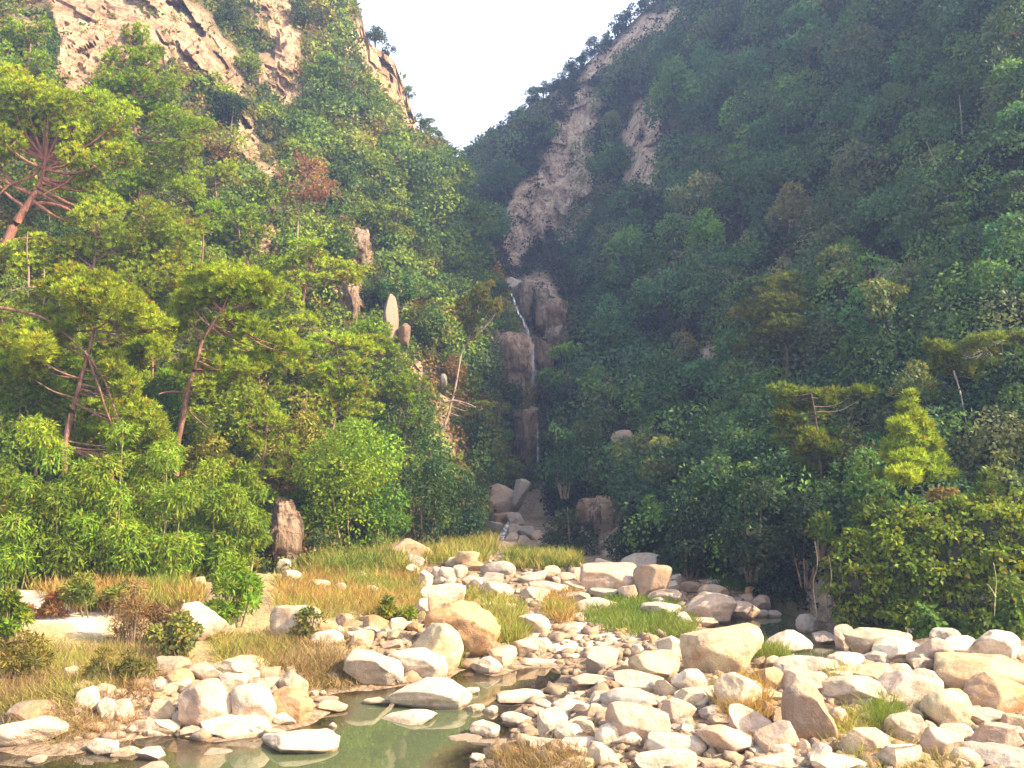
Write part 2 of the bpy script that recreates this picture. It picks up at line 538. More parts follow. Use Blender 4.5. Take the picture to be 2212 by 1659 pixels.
def ghit(vx, vy):
    """distance D at which the view through (vx, vy) meets the ground"""
    vx = np.atleast_1d(np.asarray(vx, float)); vy = np.atleast_1d(np.asarray(vy, float))
    P = proj(vx[:, None], vy[:, None], _DS[None, :])
    below = P[..., 2] <= np.maximum(gz(P[..., 0], P[..., 1]), -0.01)
    k = np.argmax(below, 1)
    return np.where(below.any(1), _DS[k], 120.0)

idx = np.arange(GX.size).reshape(GX.shape)
gq = np.stack([idx[:-1, :-1], idx[:-1, 1:], idx[1:, 1:], idx[1:, :-1]], -1).reshape(-1, 4)
SAND = [flat([(10, 1345), (110, 1338), (215, 1350), (225, 1385), (190, 1420), (120, 1415), (40, 1395)]),
        flat([(1205, 1345), (1260, 1325), (1330, 1335), (1420, 1375), (1400, 1415), (1260, 1425), (1150, 1415), (1120, 1395), (1210, 1380)])]
sandv = np.zeros(GX.shape)
for s in SAND:
    sandv = np.maximum(sandv, sstep(-0.5, 0.6, sdpoly(GX, GY, s) + 0.4 * fbm(np.stack([GX, GY, 0 * GX], -1) * 0.8, 3, 5)))
turf = sstep(0.0, 0.5, fbm(np.stack([GX, GY, 0 * GX], -1) * 0.3, 3, 41) + 0.5 * (GX < -5) + 0.9 * (np.abs(GX) > 34) - 0.35) * sstep(0.12, 0.4, GZ)
gme = make_mesh("ground", np.stack([GX, GY, GZ], -1).reshape(-1, 3), [gq], M_GROUND, smooth=True, attrs={"sand": sandv.ravel(), "turf": turf.ravel()})
tag(link("ground", gme), "tan gravel and sand of the river bed with grassy banks", kind="structure")

wx = np.arange(-30, 24.1, 0.3); wy = np.arange(8.0, 36.1, 0.3)
WX, WY = np.meshgrid(wx, wy)
idw = np.arange(WX.size).reshape(WX.shape)
wq = np.stack([idw[:-1, :-1], idw[:-1, 1:], idw[1:, 1:], idw[1:, :-1]], -1).reshape(-1, 4)
wdep = -gz(WX, WY)
keep = (wdep.ravel()[wq] > -0.25).any(1)
wq = wq[keep]
used = np.unique(wq); remap = np.zeros(WX.size, int); remap[used] = np.arange(len(used))
wme = make_mesh("water", np.stack([WX, WY, 0 * WX], -1).reshape(-1, 3)[used], [remap[wq]], M_WATER, smooth=True, attrs={"depth": wdep.ravel()[used]})
tag(link("water", wme), "still greenish brown river pools reflecting boulders and trees", kind="structure")

# ------------------------------------------------------------------ the two mountainsides
LEFT_COLS = [
 (-900, [(1420, 27), (1200, 31), (700, 45), (0, 70), (-900, 95)]),
 (-300, [(1340, 31), (1150, 34.5), (900, 41), (500, 54), (100, 70), (-600, 100)]),
 (0, [(1300, 33.5), (1150, 37), (900, 45), (500, 60), (200, 72), (60, 77), (-300, 98), (-500, 120)]),
 (300, [(1290, 35), (1150, 39), (900, 48), (500, 66), (200, 82), (60, 86), (-200, 104), (-300, 110)]),
 (600, [(1250, 40), (1100, 46), (800, 60), (500, 78), (200, 98), (60, 104), (-150, 118)]),
 (700, [(1232, 42), (1060, 50), (750, 66), (450, 86), (180, 104), (-20, 116), (-80, 121)]),
 (760, [(1220, 44), (1000, 54), (700, 72), (400, 92), (150, 110), (30, 118), (-10, 122)]),
 (800, [(1212, 46), (1000, 57), (700, 75), (400, 96), (200, 111), (95, 119)]),
 (850, [(1204, 48), (1000, 60), (700, 78), (400, 98), (240, 112), (130, 121)]),
 (875, [(1203, 49), (1000, 61), (700, 79), (420, 98), (270, 112), (190, 117)]),
 (900, [(1200, 50), (1000, 62), (700, 80), (450, 98), (330, 109), (275, 114)]),
 (980, [(1190, 54), (1000, 67), (700, 84), (500, 98), (345, 113)]),
 (1030, [(1170, 60), (1000, 72), (700, 88), (470, 107)]),
 (1075, [(1115, 77), (1000, 80), (800, 84), (650, 90), (570, 97)]),
 (1105, [(1090, 79), (900, 83), (700, 88), (660, 90)]),
 (1140, [(1060, 80), (950, 82.5), (850, 86)]),
]
RIGHT_COLS = [
 (930, [(760, 150), (600, 165), (450, 190), (345, 210)]),
 (1000, [(800, 122), (600, 140), (450, 165), (350, 185)]),
 (1050, [(1070, 88), (800, 92), (660, 98), (560, 118), (450, 148), (300, 176)]),
 (1110, [(1065, 85), (800, 91), (645, 96), (575, 122), (540, 136), (450, 143), (265, 162), (255, 170)]),
 (1160, [(1050, 85), (800, 91), (645, 97), (575, 128), (540, 141), (450, 146), (300, 154), (240, 160), (225, 170)]),
 (1230, [(1155, 61), (1040, 72), (750, 91), (620, 112), (550, 142), (520, 146), (400, 150), (210, 158), (170, 168)]),
 (1300, [(1200, 50), (1000, 65), (750, 87), (560, 116), (480, 140), (400, 146), (200, 157), (110, 170)]),
 (1400, [(1215, 46), (1000, 59), (750, 80), (500, 108), (300, 133), (50, 163), (15, 171)]),
 (1500, [(1240, 41), (1000, 53), (750, 72), (500, 94), (250, 121), (20, 150), (-60, 163)]),
 (1750, [(1320, 33), (1200, 36), (1000, 44), (750, 57), (500, 73), (250, 91), (0, 112), (-350, 150)]),
 (2000, [(1370, 29.5), (1200, 33), (1000, 38), (750, 46.5), (500, 57), (250, 68), (0, 82), (-600, 120)]),
 (2250, [(1395, 28), (1200, 31), (1000, 34), (700, 40.5), (400, 48), (0, 60), (-800, 90)]),
 (3200, [(1450, 26), (1200, 28), (800, 32), (300, 39), (-400, 50), (-1400, 66)]),  # out of view; steepened to block the sun from the right slope
 (4400, [(1500, 26), (1200, 27), (600, 31), (-300, 40), (-1600, 54)]),
]
NV = 64

class Hill:
    def __init__(self, cols, seed, amp):
        self.x = np.array([c[0] for c in cols], float)
        self.yb = np.array([c[1][0][0] for c in cols], float)
        self.yr = np.array([c[1][-1][0] for c in cols], float)
        v = np.linspace(0, 1, NV)
        self.D = np.stack([np.interp(v, [(c[1][0][0] - y) / (c[1][0][0] - c[1][-1][0]) for y, d in c[1]], [d for y, d in c[1]]) for c in cols])
        self.seed, self.amp = seed, amp
        self.rocks = []; self.rough = 1.0
    def base(self, vx): return np.interp(vx, self.x, self.yb)
    def ridge(self, vx): return np.interp(vx, self.x, self.yr)
    def D0(self, vx, vy):
        vx = np.asarray(vx, float); vy = np.asarray(vy, float)
        i = np.clip(np.searchsorted(self.x, vx) - 1, 0, len(self.x) - 2)
        t = np.clip((vx - self.x[i]) / (self.x[i + 1] - self.x[i]), 0, 1)
        t = t * t * (3 - 2 * t) * 0.5 + t * 0.5
        b, r = self.base(vx), self.ridge(vx)
        v = np.clip((b - vy) / (b - r), 0, 1) * (NV - 1)
        j = np.clip(v.astype(int), 0, NV - 2); f = v - j
        d0 = self.D[i, j] * (1 - f) + self.D[i, j + 1] * f
        d1 = self.D[i + 1, j] * (1 - f) + self.D[i + 1, j + 1] * f
        return d0 * (1 - t) + d1 * t
    def rock(self, vx, vy):
        """(rock, warm) coverage of bare rock at a place on the slope"""
        wob = np.stack([np.asarray(vx) * 0.018, np.asarray(vy) * 0.010, 0 * np.asarray(vx)], -1)
        wx = np.asarray(vx) + 13 * fbm(wob, 3, 7); wy = np.asarray(vy) + 16 * fbm(wob, 3, 9)
        r = np.zeros(np.shape(vx)); w = np.zeros(np.shape(vx))
        g = sstep(-0.85, -0.45, fbm(np.stack([np.asarray(vx) * 0.022, np.asarray(vy) * 0.016, 0 * np.asarray(vx)], -1), 3, 55))
        for poly, warm, soft in self.rocks:
            k = sstep(-soft, soft, sdpoly(wx, wy, poly)) * (g if soft > 6 else 1.0)
            w = np.where(k > r, warm, w); r = np.maximum(r, k)
        return r, w
    def at(self, vx, vy):
        d = self.D0(vx, vy)
        P = proj(vx, vy, d)
        rk, _ = self.rock(vx, vy)
        q = P * np.array([0.09, 0.09, 0.07])
        dd = self.amp * fbm(q, 4, self.seed)
        dd = dd + rk * self.rough * (1.7 * blocks(P, 3.4, 15.0, self.seed + 5) + 0.8 * blocks(P, 1.3, 6.5, self.seed + 9) + 0.35 * fbm(P * 0.8, 3, self.seed) - 0.8)
        fade = sstep(0, 60, self.base(vx) - vy) * 0.85 + 0.15
        return proj(vx, vy, d + dd * fade * np.clip(d / 80, 0.35, 1.2))
    def normal(self, vx, vy):
        a = self.at(vx, vy)
        return nrm(np.cross(self.at(np.asarray(vx) + 14, vy) - a, self.at(vx, np.asarray(vy) - 14) - a))
    def mesh(self, name, xs, nv):
        v = np.concatenate([[-0.14, -0.05], np.linspace(0, 1, nv)])
        X = np.repeat(np.asarray(xs)[:, None], len(v), 1)
        b, r = self.base(X), self.ridge(X)
        Y = b - np.clip(v, 0, 1)[None] * (b - r)
        P = self.at(X, Y)
        for k in (0, 1):
            P[:, k, 2] -= (2.5, 0.9)[k]; P[:, k, 1] -= (0.2, 0.1)[k]
        top = P[:, -1]
        back = np.stack([top + np.array([0, dy, dz]) for dy, dz in ((1.5, 0.25), (4, -1), (9, -4), (18, -12), (34, -30))], 1)
        n3 = fbm(back * 0.1, 3, 77)
        back[..., 2] += n3 * 1.0
        back[..., 2] = np.maximum(back[..., 2], -1.0)
        P = np.concatenate([P, back], 1)
        rk, w = self.rock(X, Y)
        z = np.zeros((len(xs), 5))
        rk = np.concatenate([rk, z], 1); w = np.concatenate([w, z], 1)
        nx, ny = P.shape[:2]
        id_ = np.arange(nx * ny).reshape(nx, ny)
        q = np.stack([id_[:-1, :-1], id_[1:, :-1], id_[1:, 1:], id_[:-1, 1:]], -1).reshape(-1, 4)
        me = make_mesh(name, P.reshape(-1, 3), [q], M_HILL, smooth=(rk.ravel()[q].mean(1) < 0.5), attrs={"rock": rk.ravel(), "warm": w.ravel()})
        return link(name, me)

LH = Hill(LEFT_COLS, 31, 2.6)
RH = Hill(RIGHT_COLS, 47, 2.4)
LH.rough, RH.rough = 0.7, 0.5
LH.rocks = [
 ([(105, -40), (330, -40), (430, 25), (500, 92), (528, 140), (532, 208), (488, 200), (440, 150), (395, 160), (345, 135), (300, 150), (235, 125), (195, 190), (150, 205), (112, 160), (118, 90)], 0.5, 6),
 ([(25, 40), (75, 60), (100, 150), (85, 160), (60, 110), (20, 70)], 0.2, 6),
 ([(510, -40), (600, -30), (645, 20), (640, 60), (560, 90), (530, 50)], 0.45, 8),
 ([(545, 115), (600, 125), (605, 170), (560, 185)], 0.55, 7),
 ([(755, 35), (800, 90), (852, 116), (870, 200), (902, 262), (900, 315), (850, 280), (818, 215), (792, 160), (752, 115)], 0.7, 5),
 ([(380, 385), (440, 395), (450, 425), (385, 425)], 0.45, 8),
 ([(545, 340), (600, 350), (600, 430), (560, 420)], 0.4, 9),
 ([(530, 490), (590, 470), (610, 510), (560, 555), (525, 590)], 0.35, 8),
 ([(752, 505), (790, 502), (802, 540), (795, 590), (755, 580)], 0.35, 5),
 ([(730, 600), (775, 610), (782, 690), (735, 700)], 0.35, 6),
 ([(400, 480), (430, 470), (440, 520), (410, 520)], 0.5, 6),
 ([(880, 800), (905, 780), (915, 750), (908, 830), (888, 880)], 0.3, 4),
 ([(930, 860), (975, 870), (975, 980), (935, 985)], 0.25, 6),
 ([(600, 30), (660, 60), (660, 200), (620, 260), (590, 200)], 0.5, 5),
 ([(470, 260), (540, 250), (560, 330), (500, 350)], 0.4, 3),
]
RH.rocks = [
 ([(1213, 212), (1245, 190), (1290, 200), (1300, 262), (1292, 330), (1275, 440), (1250, 530), (1215, 528), (1185, 490), (1150, 520), (1110, 590), (1080, 560), (1095, 470), (1105, 430), (1130, 380), (1160, 345), (1185, 290)], 0.75, 7),
 ([(1250, 172), (1285, 120), (1330, 85), (1400, 45), (1450, 15), (1510, 5), (1500, 40), (1430, 75), (1350, 115), (1300, 150), (1270, 185)], 0.95, 6),
 ([(1338, 300), (1370, 235), (1418, 205), (1432, 320), (1420, 418), (1350, 418)], 0.8, 6),
 ([(1728, 440), (1762, 430), (1770, 490), (1735, 520)], 0.75, 9),
 ([(1690, 560), (1750, 560), (1750, 610), (1700, 610)], 0.85, 6),
 ([(1885, 560), (1925, 565), (1930, 680), (1885, 680)], 0.5, 6),
 ([(1610, 480), (1640, 490), (1635, 530), (1605, 525)], 0.6, 4),
 ([(1240, 1090), (1290, 1078), (1345, 1085), (1340, 1130), (1310, 1165), (1275, 1140), (1245, 1140)], 1.0, 5),
 ([(1150, 1130), (1230, 1120), (1330, 1160), (1420, 1190), (1400, 1225), (1290, 1215), (1180, 1190)], 0.7, 12),
 ([(1050, 600), (1180, 600), (1225, 660), (1215, 740), (1150, 780), (1160, 1050), (1050, 1080), (1060, 800)], 0.35, 7),
 ([(1700, 1180), (1760, 1190), (1870, 1280), (1850, 1400), (1760, 1390), (1740, 1290)], 0.45, 10),
 ([(1500, 740), (1560, 740), (1580, 830), (1530, 850)], 0.6, 3),
 ([(1330, 940), (1370, 935), (1375, 960), (1335, 962)], 0.9, 3),
 ([(2030, 1250), (2120, 1255), (2130, 1290), (2040, 1285)], 0.7, 6),
]
xl = np.concatenate([np.linspace(-900, -120, 26), np.arange(-100, 1141, 5)])
xr = np.concatenate([np.arange(930, 2260, 5.5), np.linspace(2270, 4400, 60)])
LHO = LH.mesh("hillside", xl, 250)
LHO.color = (0.98, 0.85, 0.72, 1)          # tints its bare rock warmer
tag(LHO, "steep sunlit left mountainside with pale rock bands and scrub", kind="structure")
tag(RH.mesh("mountain", xr, 250), "steep shaded right mountainside and far tan cliff behind the gorge", kind="structure")

# ------------------------------------------------------------------ undergrowth on the slopes (nobody could count it)
def undergrowth(H, name, n, xlo, xhi, palette, label, seed, per=15, size=1.0, rmul=1.0, lift=0.15, var=0.27):
    rng = np.random.default_rng(seed)
    vx = rng.uniform(xlo, xhi, n * 2)
    b, r = H.base(vx), H.ridge(vx)
    vy = b - rng.uniform(0, 1, len(vx)) * (b - np.maximum(r, -120)) - 2
    rk, _ = H.rock(vx, vy)
    keep = (rk < rng.uniform(0.25, 1.25, len(vx))) & ~((rk > 0.5) & (rng.uniform(size=len(vx)) < 0.8))
    if rmul > 1:
        far = np.max([H.rock(vx + a, vy + b_)[0] for a, b_ in ((0, 0), (22, 0), (-22, 0), (0, -28), (0, 22), (0, -50))], 0)
        keep &= (far < 0.15) & ~((vx > 1030) & (vx < 1240) & (vy > 585) & (vy < 1070)) & (vy < b[:len(vy)] - (130 if H is LH else 25)) & (vy > r[:len(vy)] + 50)
    vx, vy = vx[keep][:n], vy[keep][:n]
    P = H.at(vx, vy); nm = H.normal(vx, vy)
    D = P[:, 1]
    n = len(vx)
    rad = (0.35 + 0.55 * rng.uniform(size=n)) * (D / 60) ** 0.8 * rmul
    tn = fbm(np.stack([vx * 0.012, vy * 0.012, 0 * vx], -1), 3, seed) + 0.35 * rng.normal(size=n)
    pal = np.array(palette)
    pi = np.clip(((tn + 0.9) / 1.8) * len(pal), 0, len(pal) - 1).astype(int)
    tint = pal[pi] * rng.uniform(1 - var * 1.1, 1 + var * 0.95, (n, 1)) * (1.5 if rmul > 2.5 else 1.0)  # right canopy lightened by colour, setting crowns off from the painted gaps
    k = np.repeat(np.arange(n), per)
    d = nrm(rdir(len(k), rng) + nm[k] * 0.75 + np.array([0, 0, 0.35]))
    c = P[k] + d * (rad[k] * rng.uniform(0.35 if rmul < 2 else 0.65, 1.0, len(k)))[:, None] + nm[k] * (rad[k] * lift)[:, None]
    ax = nrm(rdir(len(k), rng) * 0.9 + d * 0.5 + np.array([0, 0, -0.3]))
    nn = nrm(d + 0.6 * rdir(len(k), rng))
    L = (0.20 + 0.16 * rng.uniform(size=len(k))) * (D[k] / 55) ** 0.75 * size
    V, Q = diamonds(c, ax, nn, L, L * 0.6)
    tv = np.repeat(tint[k] * rng.uniform(0.75, 1.2, (len(k), 1)), 4, 0)
    me = make_mesh(name, V, [Q], M_LEAF, tint=tv)
    o = link(name, me, color=(1, 1, 1, 1))
    tag(o, label, kind="stuff")

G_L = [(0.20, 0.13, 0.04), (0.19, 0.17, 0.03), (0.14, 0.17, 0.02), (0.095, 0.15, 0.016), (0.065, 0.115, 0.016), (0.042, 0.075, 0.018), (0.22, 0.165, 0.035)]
G_R = [(0.034, 0.028, 0.016), (0.022, 0.036, 0.010), (0.016, 0.032, 0.010), (0.013, 0.028, 0.011), (0.026, 0.046, 0.011), (0.014, 0.026, 0.011)]  # values lowered to paint shade into the gaps between crowns
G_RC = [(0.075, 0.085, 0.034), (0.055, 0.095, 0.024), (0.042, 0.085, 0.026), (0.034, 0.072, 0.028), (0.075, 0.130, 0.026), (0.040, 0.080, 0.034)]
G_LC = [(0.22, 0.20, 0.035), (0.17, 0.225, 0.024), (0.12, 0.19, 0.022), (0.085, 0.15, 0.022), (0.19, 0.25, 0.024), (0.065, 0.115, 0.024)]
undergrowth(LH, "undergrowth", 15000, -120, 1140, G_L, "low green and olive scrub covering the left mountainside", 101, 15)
undergrowth(RH, "undergrowth", 17000, 935, 2330, G_R, "green scrub, shade put into its colour, covering the shaded right mountainside", 202, 15)
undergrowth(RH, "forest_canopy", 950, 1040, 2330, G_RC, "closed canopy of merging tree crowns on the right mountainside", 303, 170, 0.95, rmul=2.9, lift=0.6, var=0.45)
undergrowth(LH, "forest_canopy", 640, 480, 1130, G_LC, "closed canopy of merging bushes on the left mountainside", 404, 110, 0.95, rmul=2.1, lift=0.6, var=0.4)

# ------------------------------------------------------------------ boulders
def ico(sub):
    t = (1 + 5 ** 0.5) / 2
    V = np.array([(-1, t, 0), (1, t, 0), (-1, -t, 0), (1, -t, 0), (0, -1, t), (0, 1, t), (0, -1, -t), (0, 1, -t), (t, 0, -1), (t, 0, 1), (-t, 0, -1), (-t, 0, 1)], float)
    Fc = np.array([(0, 11, 5), (0, 5, 1), (0, 1, 7), (0, 7, 10), (0, 10, 11), (1, 5, 9), (5, 11, 4), (11, 10, 2), (10, 7, 6), (7, 1, 8), (3, 9, 4), (3, 4, 2), (3, 2, 6), (3, 6, 8), (3, 8, 9), (4, 9, 5), (2, 4, 11), (6, 2, 10), (8, 6, 7), (9, 8, 1)])
    V = nrm(V)
    for _ in range(sub):
        e = np.sort(np.concatenate([Fc[:, [0, 1]], Fc[:, [1, 2]], Fc[:, [2, 0]]]), 1)
        u, inv = np.unique(e, axis=0, return_inverse=True)
        inv = inv.ravel()
        mid = nrm(V[u[:, 0]] + V[u[:, 1]])
        n = len(V); m = len(Fc)
        a, b, c = inv[:m] + n, inv[m:2 * m] + n, inv[2 * m:] + n
        Fc = np.concatenate([np.stack([Fc[:, 0], a, c], 1), np.stack([Fc[:, 1], b, a], 1), np.stack([Fc[:, 2], c, b], 1), np.stack([a, b, c], 1)])
        V = np.concatenate([V, mid])
    return V, Fc

ICO = {k: ico(k) for k in (1, 2, 3, 4)}
#        p-norm, number of facets, facet depth range, noise
SHAPES = {'r': (2.5, 9, (0.66, 0.88), 0.06), 'a': (2.9, 10, (0.44, 0.74), 0.035), 'f': (3.0, 10, (0.58, 0.85), 0.05), 'y': (2.6, 9, (0.6, 0.85), 0.03), 'c': (7.0, 10, (0.8, 1.05), 0.03),
          'b': (5.0, 8, (0.70, 0.92), 0.04), 't': (2.5, 8, (0.62, 0.85), 0.06), 'j': (2.8, 22, (0.46, 0.8), 0.10)}

def rock_shape(shape, seed, sub):
    rng = np.random.default_rng(seed)
    V, Fc = ICO[sub]
    pn, nf, (d0, d1), nz = SHAPES[shape]
    V = V / (np.sum(np.abs(V) ** pn, 1, keepdims=True) ** (1 / pn))
    V = V + 0.10 * np.stack([vnoise(V * 1.1 + seed * 3.1, 1), vnoise(V * 1.1 + seed * 3.1, 2), vnoise(V * 1.1 + seed * 3.1, 3)], 1)
    N = nrm(rng.normal(size=(nf, 3)) * np.array([1, 1, 0.85]))
    for n in N:
        d = rng.uniform(d0, d1)
        h = V @ n - d
        V = V - np.where(h > 0, h * 0.97, 0)[:, None] * n
    r = nrm(V)
    V = V + r * (nz * fbm(V * 2.3 + seed * 1.7, 4, seed % 97))[:, None]
    if shape == 'y':          # rising to a blunt ridge
        V = V * np.stack([1 - 0.36 * (V[:, 2] + 1), 1 - 0.36 * (V[:, 2] + 1), np.ones(len(V))], 1)
    if shape == 'j':
        V = V + r * (0.10 * np.round(2.0 * vnoise(V * 3.1 + seed, 9)) * 0.5)[:, None]
    V = V - (V.max(0) + V.min(0)) / 2
    return V / (V.max(0) - V.min(0)) * 2, Fc       # box of half size 1

ROCKCOL = {'p': (0.55, 0.41, 0.265), 'o': (0.47, 0.28, 0.135), 'g': (0.38, 0.32, 0.26), 'b': (0.33, 0.22, 0.14), 'y': (0.53, 0.41, 0.235), 'k': (0.54, 0.385, 0.275), 'w': (0.64, 0.51, 0.365)}
STAIN = {'p': 0.35, 'o': 0.95, 'g': 0.15, 'b': 0.5, 'y': 0.55, 'k': 0.35, 'w': 0.15}
COLWORD = {'p': 'pale', 'o': 'orange stained', 'g': 'grey', 'b': 'brown', 'y': 'yellowish', 'k': 'pinkish', 'w': 'whitish'}
SHWORD = {'y': 'pyramid shaped', 'c': 'jointed', 'r': 'rounded', 'a': 'angular', 'f': 'flat', 'b': 'blocky', 't': 'upright', 'j': 'jagged'}
RS = [1000]

def boulder(x0, x1, y0, y1, col, shape, label=None, ref=None, D=None, name="boulder", depth=0.8, sink=0.28, kind="boulder", sub=None, group=None, dark=1.0):
    RS[0] += 1
    xc = (x0 + x1) / 2
    if D is None:
        D = float(ghit(xc, y1)[0])
    wv = x1 - x0
    a = wv / 2 / F * D * 1.10
    c = (y1 - y0) / 2 / F * D * (1.08 if shape == 'f' else 1.18)
    b = max(a * depth, c * 0.6)
    if shape == 'f': b = a * 0.75
    Dc = D + b * 0.75
    P = proj(xc, (y0 + y1) / 2, Dc)
    a *= Dc / D; c *= Dc / D
    c = max(c - 0.06 * b, c * 0.85)
    sub = sub or (4 if wv > 34 else 3 if wv > 14 else 2)
    V, Fc = rock_shape(shape, RS[0], sub)
    if shape == 'c':          # jointed cliff rock: blocks stepping in and out along cracks
        Pm = V * np.array([a, b, c])
        st = max(a, 0.5)
        V = V * (1 + 0.15 * blocks(Pm + RS[0], st * 0.75, st * 1.0, RS[0])[:, None] * np.array([1, 1, 0.35]) + 0.08 * blocks(Pm, st * 0.35, st * 0.4, RS[0] + 5)[:, None])
    yaw = ((RS[0] * 37) % 100 / 100 - 0.5) * 0.5
    V = V * np.array([a, b, c])
    low = V[:, 2] < 0
    V[low, 2] *= 1 + sink
    V[low, :2] *= (1 - 0.10 * np.clip(-V[low, 2:3] / max(c, 1e-6), 0, 1))
    cy, sy = math.cos(yaw), math.sin(yaw)
    V[:, :2] = V[:, :2] @ np.array([[cy, sy], [-sy, cy]])
    sc = a / max(V[:, 0].max(), 1e-6); V[:, 0] *= min(sc, 1.05)
    if shape == 'c': me = make_mesh(name, V, [Fc], M_HILL, smooth=False, attrs={"rock": np.ones(len(V)), "warm": np.full(len(V), {'k': 0.45, 'b': 0.3}.get(col, 0.1))})
    else: me = make_mesh(name, V, [Fc], M_ROCK, smooth=(shape != 'j'))
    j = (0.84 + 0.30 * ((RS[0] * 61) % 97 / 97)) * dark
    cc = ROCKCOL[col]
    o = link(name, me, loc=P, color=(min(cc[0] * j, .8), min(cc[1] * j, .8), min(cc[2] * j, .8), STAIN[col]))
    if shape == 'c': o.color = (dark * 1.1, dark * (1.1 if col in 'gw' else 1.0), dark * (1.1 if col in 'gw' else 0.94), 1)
    o["category"] = kind
    if group: o["group"] = group
    if label: o["label"] = label
    THINGS.append(dict(o=o, kind=kind, words=(COLWORD[col], SHWORD[shape]), x=xc, y=(y0 + y1) / 2, w=wv, label=label, ref=ref, zone=None))
    return o

